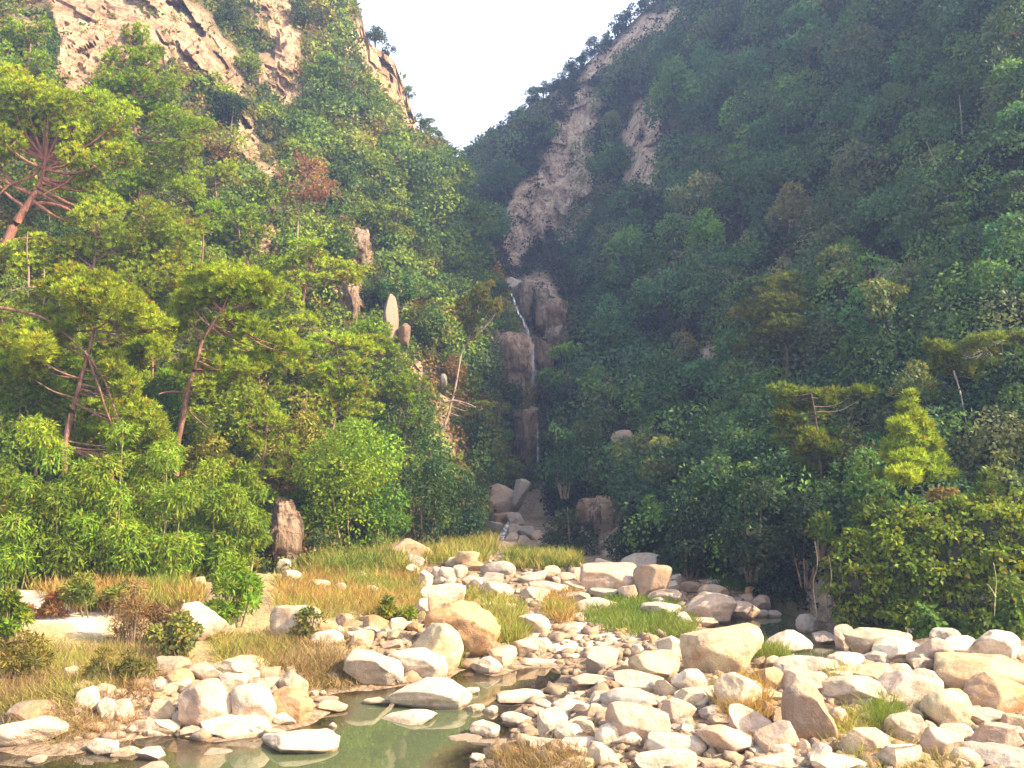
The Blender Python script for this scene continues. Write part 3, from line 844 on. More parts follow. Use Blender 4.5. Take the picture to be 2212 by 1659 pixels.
REG = {'A': (0, 1848, .3617), 'B': (0, 1650, .3617), 'C': (700, 1650, .3617), 'D': (700, 1848, .3617), 'E': (1400, 1600, .3617), 'F': (1400, 1848, .3617), 'G': (2000, 1700, .5714)}
BOULDERS = """
A -20 560 1250 1480 wr|big low whitish boulder with a thin dark crack at the water's edge, far left|the cracked waterside boulder
A 90 500 1080 1300 br
A 670 890 960 1170 wt
A 830 1010 925 1080 kr
A 870 1010 1060 1260 wt
A 1000 1190 1060 1280 ka
A 1010 1110 990 1080 yr
A 1190 1530 1130 1245 pf
A 1190 1570 1210 1375 pa|faceted tan boulder with its own pale stone in front, above the pool|the faceted tan boulder
A 1290 1480 1310 1392 wr
A 1330 1650 695 870 br
A 1430 1690 800 970 or
A 1650 1930 745 930 pf
A 1860 2360 680 840 pf|long low pale boulder lying in yellow grass|the long pale boulder
A 1330 1460 1000 1080 or
A 1400 1590 910 1040 pa
A 1630 2035 910 1300 kr|big round pinkish boulder with an orange base beside a dark gap|the big round boulder
A 1610 1810 1285 1392 pf
A 1810 2400 1200 1405 wa|whitish wedge of rock lying in front of the dark gap at the pool|the whitish wedge
A 1940 2170 835 965 wb
A 760 1060 1420 1565 wa
A 1010 1230 1480 1575 pa
A 1200 1445 1490 1618 wa
A 1235 1500 1615 1690 wf
A 1800 2035 1500 1558 wf
A 220 390 1560 1625 wf
A 608 668 1485 1528 wf
A 570 680 770 900 pt
A 0 210 820 915 wf
A 1530 1640 1165 1300 ga
A 1020 1120 1280 1345 pa
A 1220 1280 830 930 pt
A 1120 1195 1290 1355 pr
A 690 930 1250 1360 br
B 1480 1985 770 1095 kr|large sloping pinkish slab boulder split by a diagonal crack in dry grass|the sloping split slab
B 1950 2080 870 1005 kb
B 1700 1815 525 605 pr
B 1550 1660 720 795 pr
C 460 850 805 1105 pb|large blocky pale boulder with a flat top behind a small bush|the flat topped block
C 840 1040 910 1045 or
C 820 1090 1005 1165 wr
C 1030 1170 855 965 br
C 1160 1350 1000 1180 yt
C 1190 1400 960 1045 pa
C 1270 1510 870 1020 oa
C 1490 1650 890 1030 ka
C 1660 1760 910 1015 oa
C 320 490 1005 1095 br
C 510 630 370 500 wt|white upright stone at the foot of the brown rock pillar|the white upright stone
C 540 715 470 580 wr
C 1480 1840 195 400 br|brown domed boulder at the foot of the green left slope|the brown domed boulder
C 1640 1800 330 440 ga
C 1650 1770 415 510 wa
C 1760 1880 470 610 wa
C 1880 1990 440 530 wa
C 1880 2075 500 590 wr
C 2000 2100 355 430 yr
C 1790 2150 585 770 wr|big whitish humped boulder resting above the jagged orange one|the whitish humped boulder
C 1740 2030 720 900 ka
C 800 970 550 640 yr
C 1030 1115 580 680 kr
C 1280 1400 600 680 yr
C 1190 1290 480 560 pr
C 1540 1620 1010 1060 pf
E -60 510 880 1400 oj|large jagged orange boulder with a rough broken face|the jagged orange boulder
C 1650 2120 965 1390 yt|tall smooth rounded boulder in front of the jagged orange one|the tall smooth boulder
C 1130 1600 1165 1520 wa|left one of the twin white boulders standing in the pool|the left twin boulder
C 1540 2000 1150 1430 wr|right one of the twin white boulders, smoothly rounded, by the pool|the right twin boulder
D 1545 2185 900 1145 wr|broad whitish boulder with a grey facet rising from the pool|the grey faceted pool boulder
D 1455 1905 1150 1278 wy|white pyramid shaped rock mirrored in the pool|the white pyramid rock
D 1280 1490 1040 1112 pf
D 385 1025 1325 1545 wf|large flat white rock mirrored in the near pool|the large flat white rock
D 475 668 1175 1292 wr
D 410 815 980 1245 or
D 520 770 825 1075 pr
D 330 545 855 985 pa
D 90 490 940 1275 wr|leaning oval boulder propped over the dark gap|the leaning oval boulder
D 190 398 1210 1345 wr
D 400 610 1300 1405 pf
D -10 235 830 940 wr
D 190 345 800 910 kr
D 870 1115 1080 1170 pf
D 850 1035 1035 1090 wf
D 962 1032 1260 1308 wr
D 1650 1765 1025 1082 wr
D 800 870 980 1060 pa
D 880 940 980 1030 pr
C 1445 1605 1070 1175 pf
F 60 365 1360 1420 wf
F 178 345 950 1015 wf
F 245 395 1100 1180 pr
F 385 512 1108 1182 wf
E 1265 1720 560 815 kb|large blocky tan boulder with an ochre stained corner among the far rocks|the stained block
E 1740 2035 570 860 bb|dark brown cube shaped boulder split by a crack among the far rocks|the brown cube boulder
E 1590 1930 460 625 ga|grey peaked rock topping the far boulder pile|the grey peaked rock
E 1370 1600 500 625 ga
E 710 940 610 725 ka
E 935 1065 570 695 yb
E 1045 1195 625 720 pr
E 800 1125 690 840 kf
E 725 965 750 875 ka
E 945 1315 790 915 ka
E 345 645 715 860 pr
E 360 562 630 745 ka
E 198 335 655 745 kr
E 380 665 520 655 ga
E 195 392 525 615 oa
E 60 168 490 585 yr
E 115 245 560 665 pa
E -10 135 580 725 wr
E 1108 1275 700 805 ka
E 1150 1298 580 685 kr
E 1345 1595 765 865 gf
E 1590 1745 735 875 kt
E 1855 2122 780 905 kr
E 1785 2112 880 1015 kr
E 2085 2230 970 1105 gf
E 495 692 895 1005 wf
E 345 495 885 965 wa
E 685 965 990 1160 wf
E 1235 1605 840 965 kf
E 848 920 855 912 wr
E 835 1003 435 485 pr
E 520 615 460 535 pa
E 2028 2142 640 745 ga
E 625 862 1200 1375 pa|undercut pale slab with a dark hollow under it beside the back water|the undercut slab
E 795 1002 1205 1335 pr
E 495 675 1260 1395 pt
E 445 665 1300 1455 pa
E 290 545 1370 1515 wr
E 655 1085 1370 1448 wf
E 1130 1245 1335 1382 wf
E 1000 1085 1290 1330 wf
E 1365 1645 1300 1405 wf
E 1385 1535 1340 1445 pa
E 1695 1815 1260 1375 pa
E 1915 2205 1190 1380 wa
E 1685 2095 1320 1605 yt|tall yellowish upright boulder with an ochre patch left of the mossy one|the tall yellow boulder
E 1615 1770 1390 1485 wa
E 1205 1560 1530 1622 pf
E 1395 1462 1400 1475 wr
E 1850 1930 1180 1240 yr
F 505 925 985 1085 wr|oval domed rock breaking the water mid pool|the oval pool rock
F 975 1155 955 1008 wf
F 1575 1945 820 1020 wa
F 1445 1955 960 1140 gr
F 1500 1985 1090 1460 kb|large square pinkish boulder with a rough face|the square pinkish boulder
F 1390 1615 1280 1505 wt
F 555 805 1170 1305 wr
F 775 945 1128 1215 pr
F 875 1125 1140 1390 wr
F 285 522 1260 1395 wr|round white stone sitting on a thin flat slab in the pool|the round white pool stone
F 245 620 1395 1450 wf
F 275 415 1530 1605 wr
F 815 1075 1400 1515 wa
F 1075 1395 1390 1530 wr
F 1165 1315 1480 1575 pr
F 1025 1245 1280 1405 wr
F 855 965 1530 1590 wr
F 1315 1565 1480 1680 pa
F 1735 2230 1490 1700 wf
F 1040 1380 1050 1155 wf
F 845 1005 1060 1145 gr
F 1365 1515 1100 1185 pa
F 1135 1355 1210 1295 pf
F 1415 1625 1225 1305 gf
F 1130 1240 920 990 br
F 640 760 1310 1360 kf
G 120 412 1130 1260 wb|square whitish block with a flat top near the bottom edge|the square whitish block
G 325 725 520 785 ya|large yellowish boulder with ochre streaks and a bright white top edge|the ochre streaked boulder
G 778 1002 545 668 wy|white triangular rock standing in the shaded pool|the white triangular rock
G 835 1162 680 805 wr
G 1130 1335 670 765 wr
G 1245 1565 550 680 pr
G 1568 1642 525 580 pa
G 1620 1795 590 765 kr
G 1698 1842 540 630 wr
G 1780 1942 580 705 wr
G 1932 2172 555 730 wr|large smooth whitish boulder ending the pile under the ivy bank|the smooth end boulder
G 1725 2290 690 905 yr|huge broad flat-domed boulder at the right edge|the huge domed boulder
G 1865 2290 805 1010 oa|overhanging boulder with a dark hollow under its lip|the hollowed boulder
G 1698 1875 670 785 wa
G 1430 1720 790 1010 kb
G 1115 1495 810 975 pr
G 888 1135 855 1175 bt|tall egg shaped brown boulder bright along its right side|the egg shaped boulder
G 1650 1892 880 1085 yt|yellow wedge shaped boulder leaning under the blocky pinkish one|the yellow wedge
G 1200 1455 1085 1245 pa
G 730 965 1060 1245 ka
G 798 902 990 1065 ba
G 688 805 935 1040 oa
G 578 785 980 1155 ka
G 408 545 965 1035 gr
G 458 595 1010 1075 pr
G 410 675 1090 1265 ka
G 188 375 930 1065 ka
G 275 520 870 980 wa
G 500 730 800 1000 pr
G 718 875 750 870 ob
G 698 895 870 960 pf
G 868 1115 780 910 pr
G 1185 1485 730 850 yr
G 1390 1625 590 725 wr
G 1455 1665 1020 1190 pr
G 1640 1885 1080 1260 ka
G 1400 1615 1170 1330 wa
G 1870 2095 980 1075 wr
G 1850 2155 1050 1240 ka
G 1750 1965 1070 1170 ka
G 2085 2240 1010 1120 pr
G 1010 1135 1180 1290 kr
G 1040 1305 1225 1330 wa
G 680 1015 1215 1330 wf
G 955 1025 1160 1250 pa
G 1128 1225 980 1090 pt
G 1890 2240 1195 1330 gr
G 1820 1925 1240 1320 wr
G 255 435 770 915 wr
G 1155 1250 520 655 kb
G 948 1055 455 558 gt
G 1040 1155 550 625 gf
G 1300 1460 660 730 gr
G 300 585 340 500 kr|long brown humped boulder by the shaded back pool|the long brown boulder
G 290 405 270 340 br
G 398 555 290 395 br
G 540 725 380 485 kf
G 655 725 300 350 or
G 720 782 295 352 kr
G 678 795 350 435 kr
G 795 985 280 425 br|dark brown overhung boulder behind the shaded pool|the dark brown boulder
G 568 645 360 405 gr
G 638 705 340 405 kr
G 435 525 260 305 gr
G 335 495 465 520 kf
G 428 495 430 485 kr
G 698 785 425 470 gf
G 775 850 430 470 gr
G 915 965 395 435 wr
G 560 640 245 285 kr
G 150 240 230 300 ka
G 1990 2100 930 1000 pa
G 905 985 125 172 wa
G 270 330 440 490 gr
G 760 860 690 770 yr
G 1560 1620 580 600 gf
G 1580 1660 700 790 wa
G 1890 1960 640 690 wr
"""
for ln in BOULDERS.strip().splitlines():
    body, *rest = ln.split("|")
    r, x0, x1, y0, y1, cs = body.split()
    ox, oy, s = REG[r]
    q = lambda v, o: (o + float(v) * s) * 0.67770
    boulder(q(x0, ox), q(x1, ox), q(y0, oy), q(y1, oy), cs[0], cs[1], rest[0] if rest else None, rest[1] if len(rest) > 1 else None)

# smaller loose stones filling the river bed between the boulders, each a stone of its own
BED = [[(1265, 1480), (1300, 1440), (1480, 1450), (1700, 1440), (1900, 1400), (2212, 1400), (2240, 1670), (1100, 1670), (1120, 1570)],
       [(900, 1240), (1010, 1205), (1330, 1225), (1450, 1240), (1740, 1300), (1740, 1335), (1560, 1350), (1480, 1330), (1100, 1320), (960, 1290)],
       [(140, 1500), (330, 1440), (560, 1460), (700, 1490), (660, 1550), (400, 1590), (180, 1600)],
       [(600, 1350), (760, 1330), (900, 1345), (880, 1400), (700, 1400)]]
rs = np.random.default_rng(77)
nst = 0
spots = []
while nst < 265:
    k = rs.choice(4, p=[0.56, 0.26, 0.11, 0.07])
    poly = BED[k]
    xs = [p[0] for p in poly]; ys = [p[1] for p in poly]
    x, y = rs.uniform(min(xs), max(xs)), rs.uniform(min(ys), max(ys))
    if not inpoly(np.array([x]), np.array([y]), poly)[0]: continue
    D = float(ghit(x, y)[0]); P = proj(x, y, D)
    if P[2] < 0.03 or inpoly(np.array([P[0]]), np.array([P[1]]), POOL_BACK)[0]: continue
    if any(math.hypot(x - a, y - b) < 16 for a, b in spots): continue
    spots.append((x, y))
    wv = float(np.clip(rs.lognormal(3.3, 0.42), 14, 72)) * (22 / D) ** 0.5
    boulder(x - wv / 2, x + wv / 2, y - wv * rs.uniform(0.5, 0.8), y, rs.choice(list('ppwkgy')), rs.choice(list('raafab')), D=D, name="river_stone", kind="stone")
    nst += 1

# pebbles: uncountable
def pebbles():
    rng = np.random.default_rng(8)
    V0, F0 = ICO[1]
    poly = [(150, 1480), (620, 1450), (760, 1380), (930, 1240), (1040, 1200), (1400, 1230), (1740, 1310), (1500, 1360), (1700, 1440), (2212, 1390), (2260, 1720), (1000, 1720), (1100, 1560), (1000, 1480), (760, 1500), (500, 1600), (160, 1610)]
    x = rng.uniform(100, 2260, 9000); y = rng.uniform(1190, 1720, 9000)
    k = inpoly(x, y, poly)
    x, y = x[k], y[k]
    D = ghit(x, y); P = proj(x, y, D)
    k = (P[:, 2] > 0.0) & (D < 60)
    P, D = P[k][:4200], D[k][:4200]
    n = len(P)
    s = rng.lognormal(-2.3, 0.5, n) * (D / 25) ** 0.4
    s = np.clip(s, 0.04, 0.34)
    sc = np.stack([s, s * rng.uniform(0.6, 1, n), s * rng.uniform(0.4, 0.75, n)], 1)
    ang = rng.uniform(0, 6.3, n)
    V = V0[None] * sc[:, None] * (1 + 0.22 * rng.normal(size=(n, len(V0), 1)))
    c, sn = np.cos(ang)[:, None], np.sin(ang)[:, None]
    X = V[..., 0] * c - V[..., 1] * sn; Y = V[..., 0] * sn + V[..., 1] * c
    V = np.stack([X, Y, V[..., 2]], -1) + P[:, None] + np.array([0, 0, 1.0]) * (s * 0.15)[:, None, None]
    Fc = (F0[None] + (np.arange(n) * len(V0))[:, None, None]).reshape(-1, 3)
    me = make_mesh("pebbles", V.reshape(-1, 3), [Fc], M_ROCK, smooth=True)
    tag(link("pebbles", me, color=(0.30, 0.21, 0.13, 0.5)), "loose pebbles strewn over the river bed", kind="stuff")
pebbles()

# ------------------------------------------------------------------ foliage builders
def crown_leaves(rng, lobes, n, L0, aspect, droop=0.3, bias_up=0.35):
    """lobes: (centre(3), radii(3), tint(3))"""
    vol = np.array([l[1][0] * l[1][2] for l in lobes]); vol = vol / vol.sum()
    k = rng.choice(len(lobes), n, p=vol)
    C = np.array([l[0] for l in lobes])[k]; R = np.array([l[1] for l in lobes])[k]; T = np.array([l[2] for l in lobes])[k]
    d = rdir(n, rng); d[:, 2] += bias_up; d = nrm(d)
    rr = rng.uniform(0.55, 1.08, n) ** 0.7
    c = C + d * R * rr[:, None]
    ax = nrm(rdir(n, rng) * 0.8 + d * 0.6 + np.array([0, 0, -droop]))
    nn = nrm(d + 0.65 * rdir(n, rng))
    L = L0 * rng.uniform(0.65, 1.3, n)
    V, Q = diamonds(c, ax, nn, L, L * aspect)
    lt = rng.uniform(0.72, 1.25, (n, 1)) * np.ones((1, 3))
    u = rng.uniform(size=n)
    lt[u < 0.05] *= np.array([1.7, 0.85, 1.0]); lt[u > 0.90] *= np.array([1.45, 1.15, 0.8])
    t = np.repeat(T * lt, 4, 0)
    return V, Q, t

def crown_lobes(rng, cen, rad, K, lob, spread=0.72, flat=1.0):
    out = []
    for _ in range(K):
        d = rdir(1, rng)[0] * rng.uniform(0.35, 1.0) ** 0.5
        c = np.array(cen) + d * np.array(rad) * spread
        s = rng.uniform(0.75, 1.25) * lob
        j = rng.uniform(0.72, 1.28)
        hue = rng.uniform(-0.12, 0.12)
        out.append((c, (s, s, s * flat), (j * (1 + hue), j, j * (1 - hue))))
    return out

def tree_meshes(seed, H, R, K, n, L0, aspect=0.55, low=0.25, lob=0.42, flat=0.75, spread=0.72, trunk_r=0.13, nlimb=6):
    rng = np.random.default_rng(seed)
    cz = H * (low + 1) / 2; rz = H * (1 - low) / 2
    lobes = crown_lobes(rng, (0, 0, cz), (R, R, rz), K, R * lob, spread, flat)
    V, Q, t = crown_leaves(rng, lobes, n, L0, aspect)
    cm = make_mesh("crown", V, [Q], M_LEAF, tint=t)
    paths = []
    top = np.array([rng.normal() * R * .15, rng.normal() * R * .15, H * 0.82])
    tp = smooth_path([(0, 0, -0.8), (rng.normal() * .1, rng.normal() * .1, H * 0.3), top * np.array([.6, .6, .75]), top], 4)
    paths.append((tp, np.linspace(trunk_r, trunk_r * 0.3, len(tp))))
    for l in lobes[:nlimb]:
        f = rng.uniform(0.35, 0.7); s = tp[int(f * (len(tp) - 1))]
        e = np.array(l[0])
        lp = smooth_path([s, (s + e) / 2 + np.array([0, 0, 0.1 * H * rng.uniform(-.4, .6)]), e], 4)
        paths.append((lp, np.linspace(trunk_r * 0.5, trunk_r * 0.14, len(lp))))
    V, Q = tubes(paths, 5)
    tm = make_mesh("trunk", V, [Q], M_BARK, smooth=True)
    return cm, tm

# prototypes: mesh pairs, unit crown radius about 1 (scaled per tree); word for its outline
PROTO = [
 ("round crowned", tree_meshes(1, 3.0, 1.0, 13, 1700, 0.17, low=0.15)),
 ("spreading", tree_meshes(2, 2.4, 1.15, 13, 1600, 0.17, low=0.35, flat=0.55)),
 ("tall", tree_meshes(3, 3.8, 0.85, 14, 1700, 0.17, low=0.2, lob=0.46)),
 ("ragged", tree_meshes(4, 3.1, 1.1, 9, 1150, 0.19, low=0.25, lob=0.36, spread=0.85)),
 ("dense", tree_meshes(5, 2.5, 1.05, 18, 2100, 0.15, low=0.08, lob=0.38)),
 ("layered", tree_meshes(6, 3.3, 1.1, 10, 1400, 0.18, low=0.3, lob=0.46, flat=0.38, spread=0.85)),
 ("long stemmed", tree_meshes(7, 4.6, 1.0, 9, 1200, 0.18, low=0.58, lob=0.45, flat=0.6, trunk_r=0.085)),
]
TREE_BASE = {}
def hill_tree(P, s, kind, color, words, vx, vy, zone, bark=(0.16, 0.12, 0.09, 1), stretch=1.0, group=None, label=None, ref=None, name="broadleaf_tree"):
    root = empty(name, P)
    w, (cm, tm) = PROTO[kind]
    root.scale = (s, s, s * stretch)
    root.rotation_euler = (random.uniform(-.08, .08), random.uniform(-.08, .08), random.uniform(0, 6.28))
    if kind not in TREE_BASE:
        TREE_BASE[kind] = (link("crown", cm), link("trunk", tm))
        c, t = TREE_BASE[kind]
    else:
        c, t = (x.copy() for x in TREE_BASE[kind])
        COL.objects.link(c); COL.objects.link(t)
    c.parent = root; t.parent = root
    c.color = (*color, 1); t.color = bark
    root["category"] = "tree"
    if group: root["group"] = group
    if label: root["label"] = label
    THINGS.append(dict(o=root, kind="tree", words=(words, w), x=vx, y=vy, w=s, label=label, ref=ref, zone=zone))
    return root

GREENS_R = [((0.032, 0.062, 0.020), "dark green"), ((0.048, 0.095, 0.020), "mid green"), ((0.070, 0.090, 0.026), "olive"), ((0.036, 0.095, 0.036), "bluish green"), ((0.070, 0.140, 0.020), "fresh green"), ((0.095, 0.100, 0.040), "greyish olive")]
GREENS_L = [((0.085, 0.155, 0.020), "mid green"), ((0.155, 0.215, 0.020), "yellowish green"), ((0.055, 0.095, 0.026), "dark green"), ((0.115, 0.185, 0.020), "fresh green"), ((0.18, 0.185, 0.030), "olive"), ((0.19, 0.125, 0.040), "brownish")]

def scatter_trees(H, seed, n, xlo, xhi, mind, greens, probs, zone, smul, group, excl=()):
    rng = np.random.default_rng(seed)
    pts = []
    tries = 0
    while len(pts) < n and tries < 60000:
        tries += 1
        x = rng.uniform(xlo, xhi); b, r = float(H.base(x)), float(H.ridge(x))
        y = rng.uniform(max(r, -60) + (60 if H is RH else 70 if x > 700 else 25), b - 8)
        if any(inpoly(np.array([x]), np.array([y]), e)[0] for e in excl): continue
        rk = max(float(H.rock(np.array([x]), np.array([y + dy]))[0][0]) for dy in ((0, -25, -50, -75, -100) if x > 700 and y < 620 else (0, -25, -50)))
        if rk > 0.3: continue
        m = mind * (0.75 + 0.5 * rng.uniform())
        if any((x - a) ** 2 + (y - c) ** 2 < m * m for a, c in pts): continue
        pts.append((x, y))
    for x, y in sorted(pts, key=lambda p: p[1]):
        P = H.at(np.array([x]), np.array([y]))[0]
        gi = rng.choice(len(greens), p=probs)
        kd = rng.choice(7, p=[.22, .17, .16, .14, .17, .11, .03])
        if kd == 6 and y < H.ridge(x) + 120: kd = 0
        s = min(rng.uniform(30, 64) * smul, max(10, (y - float(H.ridge(x)) - 10) / 3.4)) / F * P[1]
        col = np.array(greens[gi][0]) * rng.uniform(0.8, 1.25) * (2.1 if H is RH else 1.0)
        hill_tree(P + np.array([0, 0, -0.25 * s]), s, kd, col, greens[gi][1], x, y - 40, zone, group=group,
                  bark=((0.09, 0.075, 0.06, 1) if kd == 6 else (0.055, 0.042, 0.034, 1)))

scatter_trees(RH, 5, 160, 1040, 2290, 60, GREENS_R, [.3, .22, .16, .14, .08, .10], "right", 1.0, "trees on the shaded right mountainside")
scatter_trees(LH, 6, 96, 420, 1110, 44, GREENS_L, [.34, .16, .26, .10, .08, .06], "left", 0.68, "trees on the sunlit left mountainside",
              excl=[[(0, 150), (330, 150), (420, 500), (420, 1300), (0, 1300)], [(560, 320), (720, 320), (720, 660), (560, 660)]])

# crowns standing along the two ridge lines against the white sky
def ridge_tree(H, vx, s_px, kind, ci, greens, dy=0, zone="left", label=None, ref=None):
    vy = float(H.ridge(vx)) + 3
    P = H.at(np.array([vx]), np.array([vy]))[0]
    s = s_px * 0.72 / F * P[1]
    hill_tree(P + np.array([0, 0.8, -0.3 * s]), s, kind, np.array(greens[ci][0]) * 0.9, greens[ci][1], vx, vy - s_px, zone, group="trees along the skyline", label=label, ref=ref)
ridge_tree(LH, 806, 34, 1, 2, GREENS_L, label="spreading tree leaning over the sheer orange cliff edge on the left skyline", ref="the cliff edge tree")
ridge_tree(LH, 838, 20, 3, 2, GREENS_L)
ridge_tree(LH, 882, 20, 5, 0, GREENS_L)
ridge_tree(LH, 905, 26, 3, 2, GREENS_L)
ridge_tree(LH, 925, 26, 5, 0, GREENS_L)
ridge_tree(LH, 948, 24, 3, 2, GREENS_L)
ridge_tree(LH, 968, 20, 0, 2, GREENS_L)
ridge_tree(LH, 995, 18, 0, 0, GREENS_L)
ridge_tree(LH, 762, 22, 0, 2, GREENS_L)
ridge_tree(LH, 738, 24, 0, 2, GREENS_L)
for vx, sp, kd, ci in [(1012, 22, 0, 0), (1032, 24, 4, 0), (1058, 18, 0, 3), (1082, 20, 4, 0), (1104, 20, 0, 3), (1126, 26, 4, 0), (1150, 28, 0, 3), (1176, 26, 3, 0), (1196, 20, 0, 0), (1214, 24, 4, 3),
                       (1236, 28, 0, 0), (1258, 26, 3, 3), (1284, 30, 0, 0), (1310, 26, 4, 3), (1338, 30, 0, 0), (1366, 26, 3, 0), (1394, 30, 0, 3), (1424, 26, 4, 0), (1456, 28, 0, 0), (1486, 30, 4, 3)]:
    ridge_tree(RH, vx, sp * (0.75 if vx < 1130 else 1), kd, ci, GREENS_R, zone="right")

# ------------------------------------------------------------------ pines with needle tufts, each built from its own limbs
def hill_or_ground(vx, vy, H):
    return float(H.D0(np.array([vx]), np.array([vy]))[0])

def pine(label, ref, D, trunk, pads, tw=12, color=(0.10, 0.135, 0.018), bark=(0.22, 0.125, 0.08, 1), bare=(), seed=1, dens=1.0, name="pine_tree", cat="pine tree", zone=None, needle=0.27, flat=0.8, tight=False, snap=True, fwd=0.0):
    """trunk: picture polyline; pads: (vx, vy, rx, ry) needle clouds; bare: leafless branch polylines"""
    rng = np.random.default_rng(seed)
    bx, by = np.array([float(trunk[0][0])]), np.array([float(trunk[0][1])])
    H = LH if bx[0] < 1140 else RH
    if snap and by[0] < H.base(bx)[0] - 4:      # rooted in the slope where its foot is seen
        D = float(H.D0(bx, by)[0]) - 0.9 - fwd
    m = D / F
    tp3 = proj([p[0] for p in trunk], [p[1] for p in trunk], D + np.cumsum(rng.normal(size=len(trunk)) * 0.12))
    base = tp3[0]
    root = empty(name, base)
    path = smooth_path(tp3, 5)
    path = np.concatenate([[path[0] + np.array([0, 0.1, -1.2])], path])
    paths = [(path, np.linspace(tw * m / 2, tw * m * 0.16, len(path)))]
    C, T, A = [], [], []
    pads2 = []
    for px, py, rx, ry in pads:
        pads2.append((px, py, rx * 0.85, ry * 1.0))
        for _ in range(0 if tight else 2 if rx > 24 else 1):
            pads2.append((px + rng.uniform(-1.25, 1.25) * rx, py + rng.uniform(-1.0, 1.4) * ry, rx * rng.uniform(0.35, 0.7), ry * rng.uniform(0.55, 1.0)))
    for px, py, rx, ry in pads2:
        off = rng.normal() * rx * m * 0.6
        cen = proj(px, py, D + off)
        j = np.argmin(np.linalg.norm(path[1:] - (cen + np.array([0, 0, -ry * m])), axis=1)) + 1
        s = path[j]
        mid = (s + cen) / 2 + np.array([0, 0, -0.12 * np.linalg.norm(cen - s)])
        lp = smooth_path([s, mid, cen + np.array([0, 0, -0.3 * ry * m])], 5)
        paths.append((lp, np.linspace(tw * m * 0.17, tw * m * 0.06, len(lp))))
        nt = int(max(10, dens * 0.030 * rx * ry * 3.14))
        d = rdir(nt, rng); d[:, 2] = d[:, 2] * flat + 0.25
        d = d * rng.uniform(0.3, 1.0, (nt, 1)) ** 0.6
        c = cen + d * np.array([rx * m, rx * m * 0.85, ry * m])
        for q in rng.choice(nt, min(nt, 7), replace=False):
            lp2 = np.array([lp[-1] + (c[q] - lp[-1]) * t for t in (0, .5, 1)]); lp2[1, 2] -= 0.05
            paths.append((lp2, np.linspace(tw * m * 0.06, tw * m * 0.025, 3)))
        j = rng.uniform(0.72, 1.25); h = rng.uniform(-0.08, 0.10)
        C.append(c); tt = np.tile([(j * (1 + h), j, j * (1 - h))], (nt, 1)) * rng.uniform(0.7, 1.25, (nt, 1)); tt[rng.uniform(size=nt) < 0.07] *= np.array([1.2, 0.7, 1.0]); T.append(tt)
        A.append(nrm(nrm(d) * 0.8 + np.array([0, 0, 0.75])))
    for b in bare:
        bp = proj([p[0] for p in b[1:]], [p[1] for p in b[1:]], D + np.linspace(0, -0.5, len(b) - 1))
        bp = smooth_path(bp, 4)
        paths.append((bp, np.linspace(b[0] * m / 2, b[0] * m * 0.18, len(bp))))
    V, Q = tubes(paths, 6)
    tm = make_mesh("trunk", V - base, [Q], M_BARK, smooth=True)
    t_ = link("trunk", tm, parent=root, color=bark)
    C = np.concatenate(C); T = np.concatenate(T); A = np.concatenate(A)
    per = 13
    k = np.repeat(np.arange(len(C)), per)
    ax = nrm(A[k] * 1.0 + rdir(len(k), rng) * 0.85)
    L = needle * rng.uniform(0.7, 1.2, len(k))
    V, Q = diamonds(C[k] - base, ax, nrm(rdir(len(k), rng)), L, np.full(len(k), 0.040) * (D / 35))
    cm = make_mesh("needles", V, [Q], M_NEEDLE, tint=np.repeat(T[k] * rng.uniform(0.85, 1.15, (len(k), 1)), 4, 0))
    link("needles", cm, parent=root, color=(*color, 1))
    root["category"] = cat
    root["label"] = label
    xs = [p[0] for p in pads]; ys = [p[1] for p in pads]
    THINGS.append(dict(o=root, kind="pine", words=("", ""), x=sum(xs) / len(xs), y=sum(ys) / len(ys), w=1, label=label, ref=ref, zone=zone))
    return root

YG = (0.30, 0.385, 0.018); OG = (0.275, 0.345, 0.022); MG = (0.205, 0.31, 0.018)
pine("big red-barked pine leaning in from the left edge with a broad flat crown", "the leaning red-barked pine", 27,
     [(-40, 690), (0, 562), (30, 490), (62, 440), (88, 395), (100, 345)],
     [(40, 300, 80, 40), (110, 290, 80, 40), (-20, 330, 60, 36), (180, 320, 70, 40), (60, 245, 70, 36), (140, 240, 66, 34), (0, 220, 60, 34), (210, 270, 60, 34), (90, 200, 56, 30), (20, 170, 50, 30), (250, 345, 60, 36), (180, 400, 50, 30), (215, 450, 56, 34), (-30, 260, 60, 40)],
     tw=26, color=YG, bark=(0.24, 0.10, 0.06, 1), bare=[(9, (62, 440), (110, 440), (160, 460), (220, 520), (262, 560)), (8, (20, 520), (70, 515), (135, 525)), (7, (100, 345), (70, 380), (20, 400), (-10, 430)), (9, (95, 370), (130, 350), (160, 360), (150, 390), (95, 420))], seed=3)
pine("tall pine with a pointed crown rising in front of the pale cliff band", "the tall pointed pine", 31,
     [(330, 640), (312, 520), (300, 400), (292, 280), (286, 170), (282, 90)],
     [(284, 82, 26, 28), (268, 125, 44, 26), (318, 135, 40, 28), (240, 180, 54, 30), (300, 190, 60, 30), (350, 200, 48, 28), (225, 240, 56, 32), (300, 250, 64, 34), (370, 262, 50, 30), (300, 320, 70, 36), (390, 330, 54, 32), (240, 310, 56, 36), (420, 280, 40, 24), (340, 390, 60, 36), (270, 400, 56, 36), (410, 410, 46, 30)],
     tw=15, color=MG, seed=4, dens=0.8)
pine("pine with an olive drooping crown at mid height beside the left edge", "the olive drooping pine", 28,
     [(165, 760), (190, 660), (205, 560), (215, 470)],
     [(210, 480, 60, 44), (270, 520, 60, 44), (320, 560, 60, 50), (300, 620, 70, 50), (340, 680, 60, 50), (250, 580, 60, 44), (370, 620, 46, 40), (180, 540, 50, 34), (130, 560, 50, 34), (330, 470, 60, 40), (390, 520, 46, 34), (360, 730, 46, 40)],
     tw=12, color=OG, seed=5, dens=0.9)
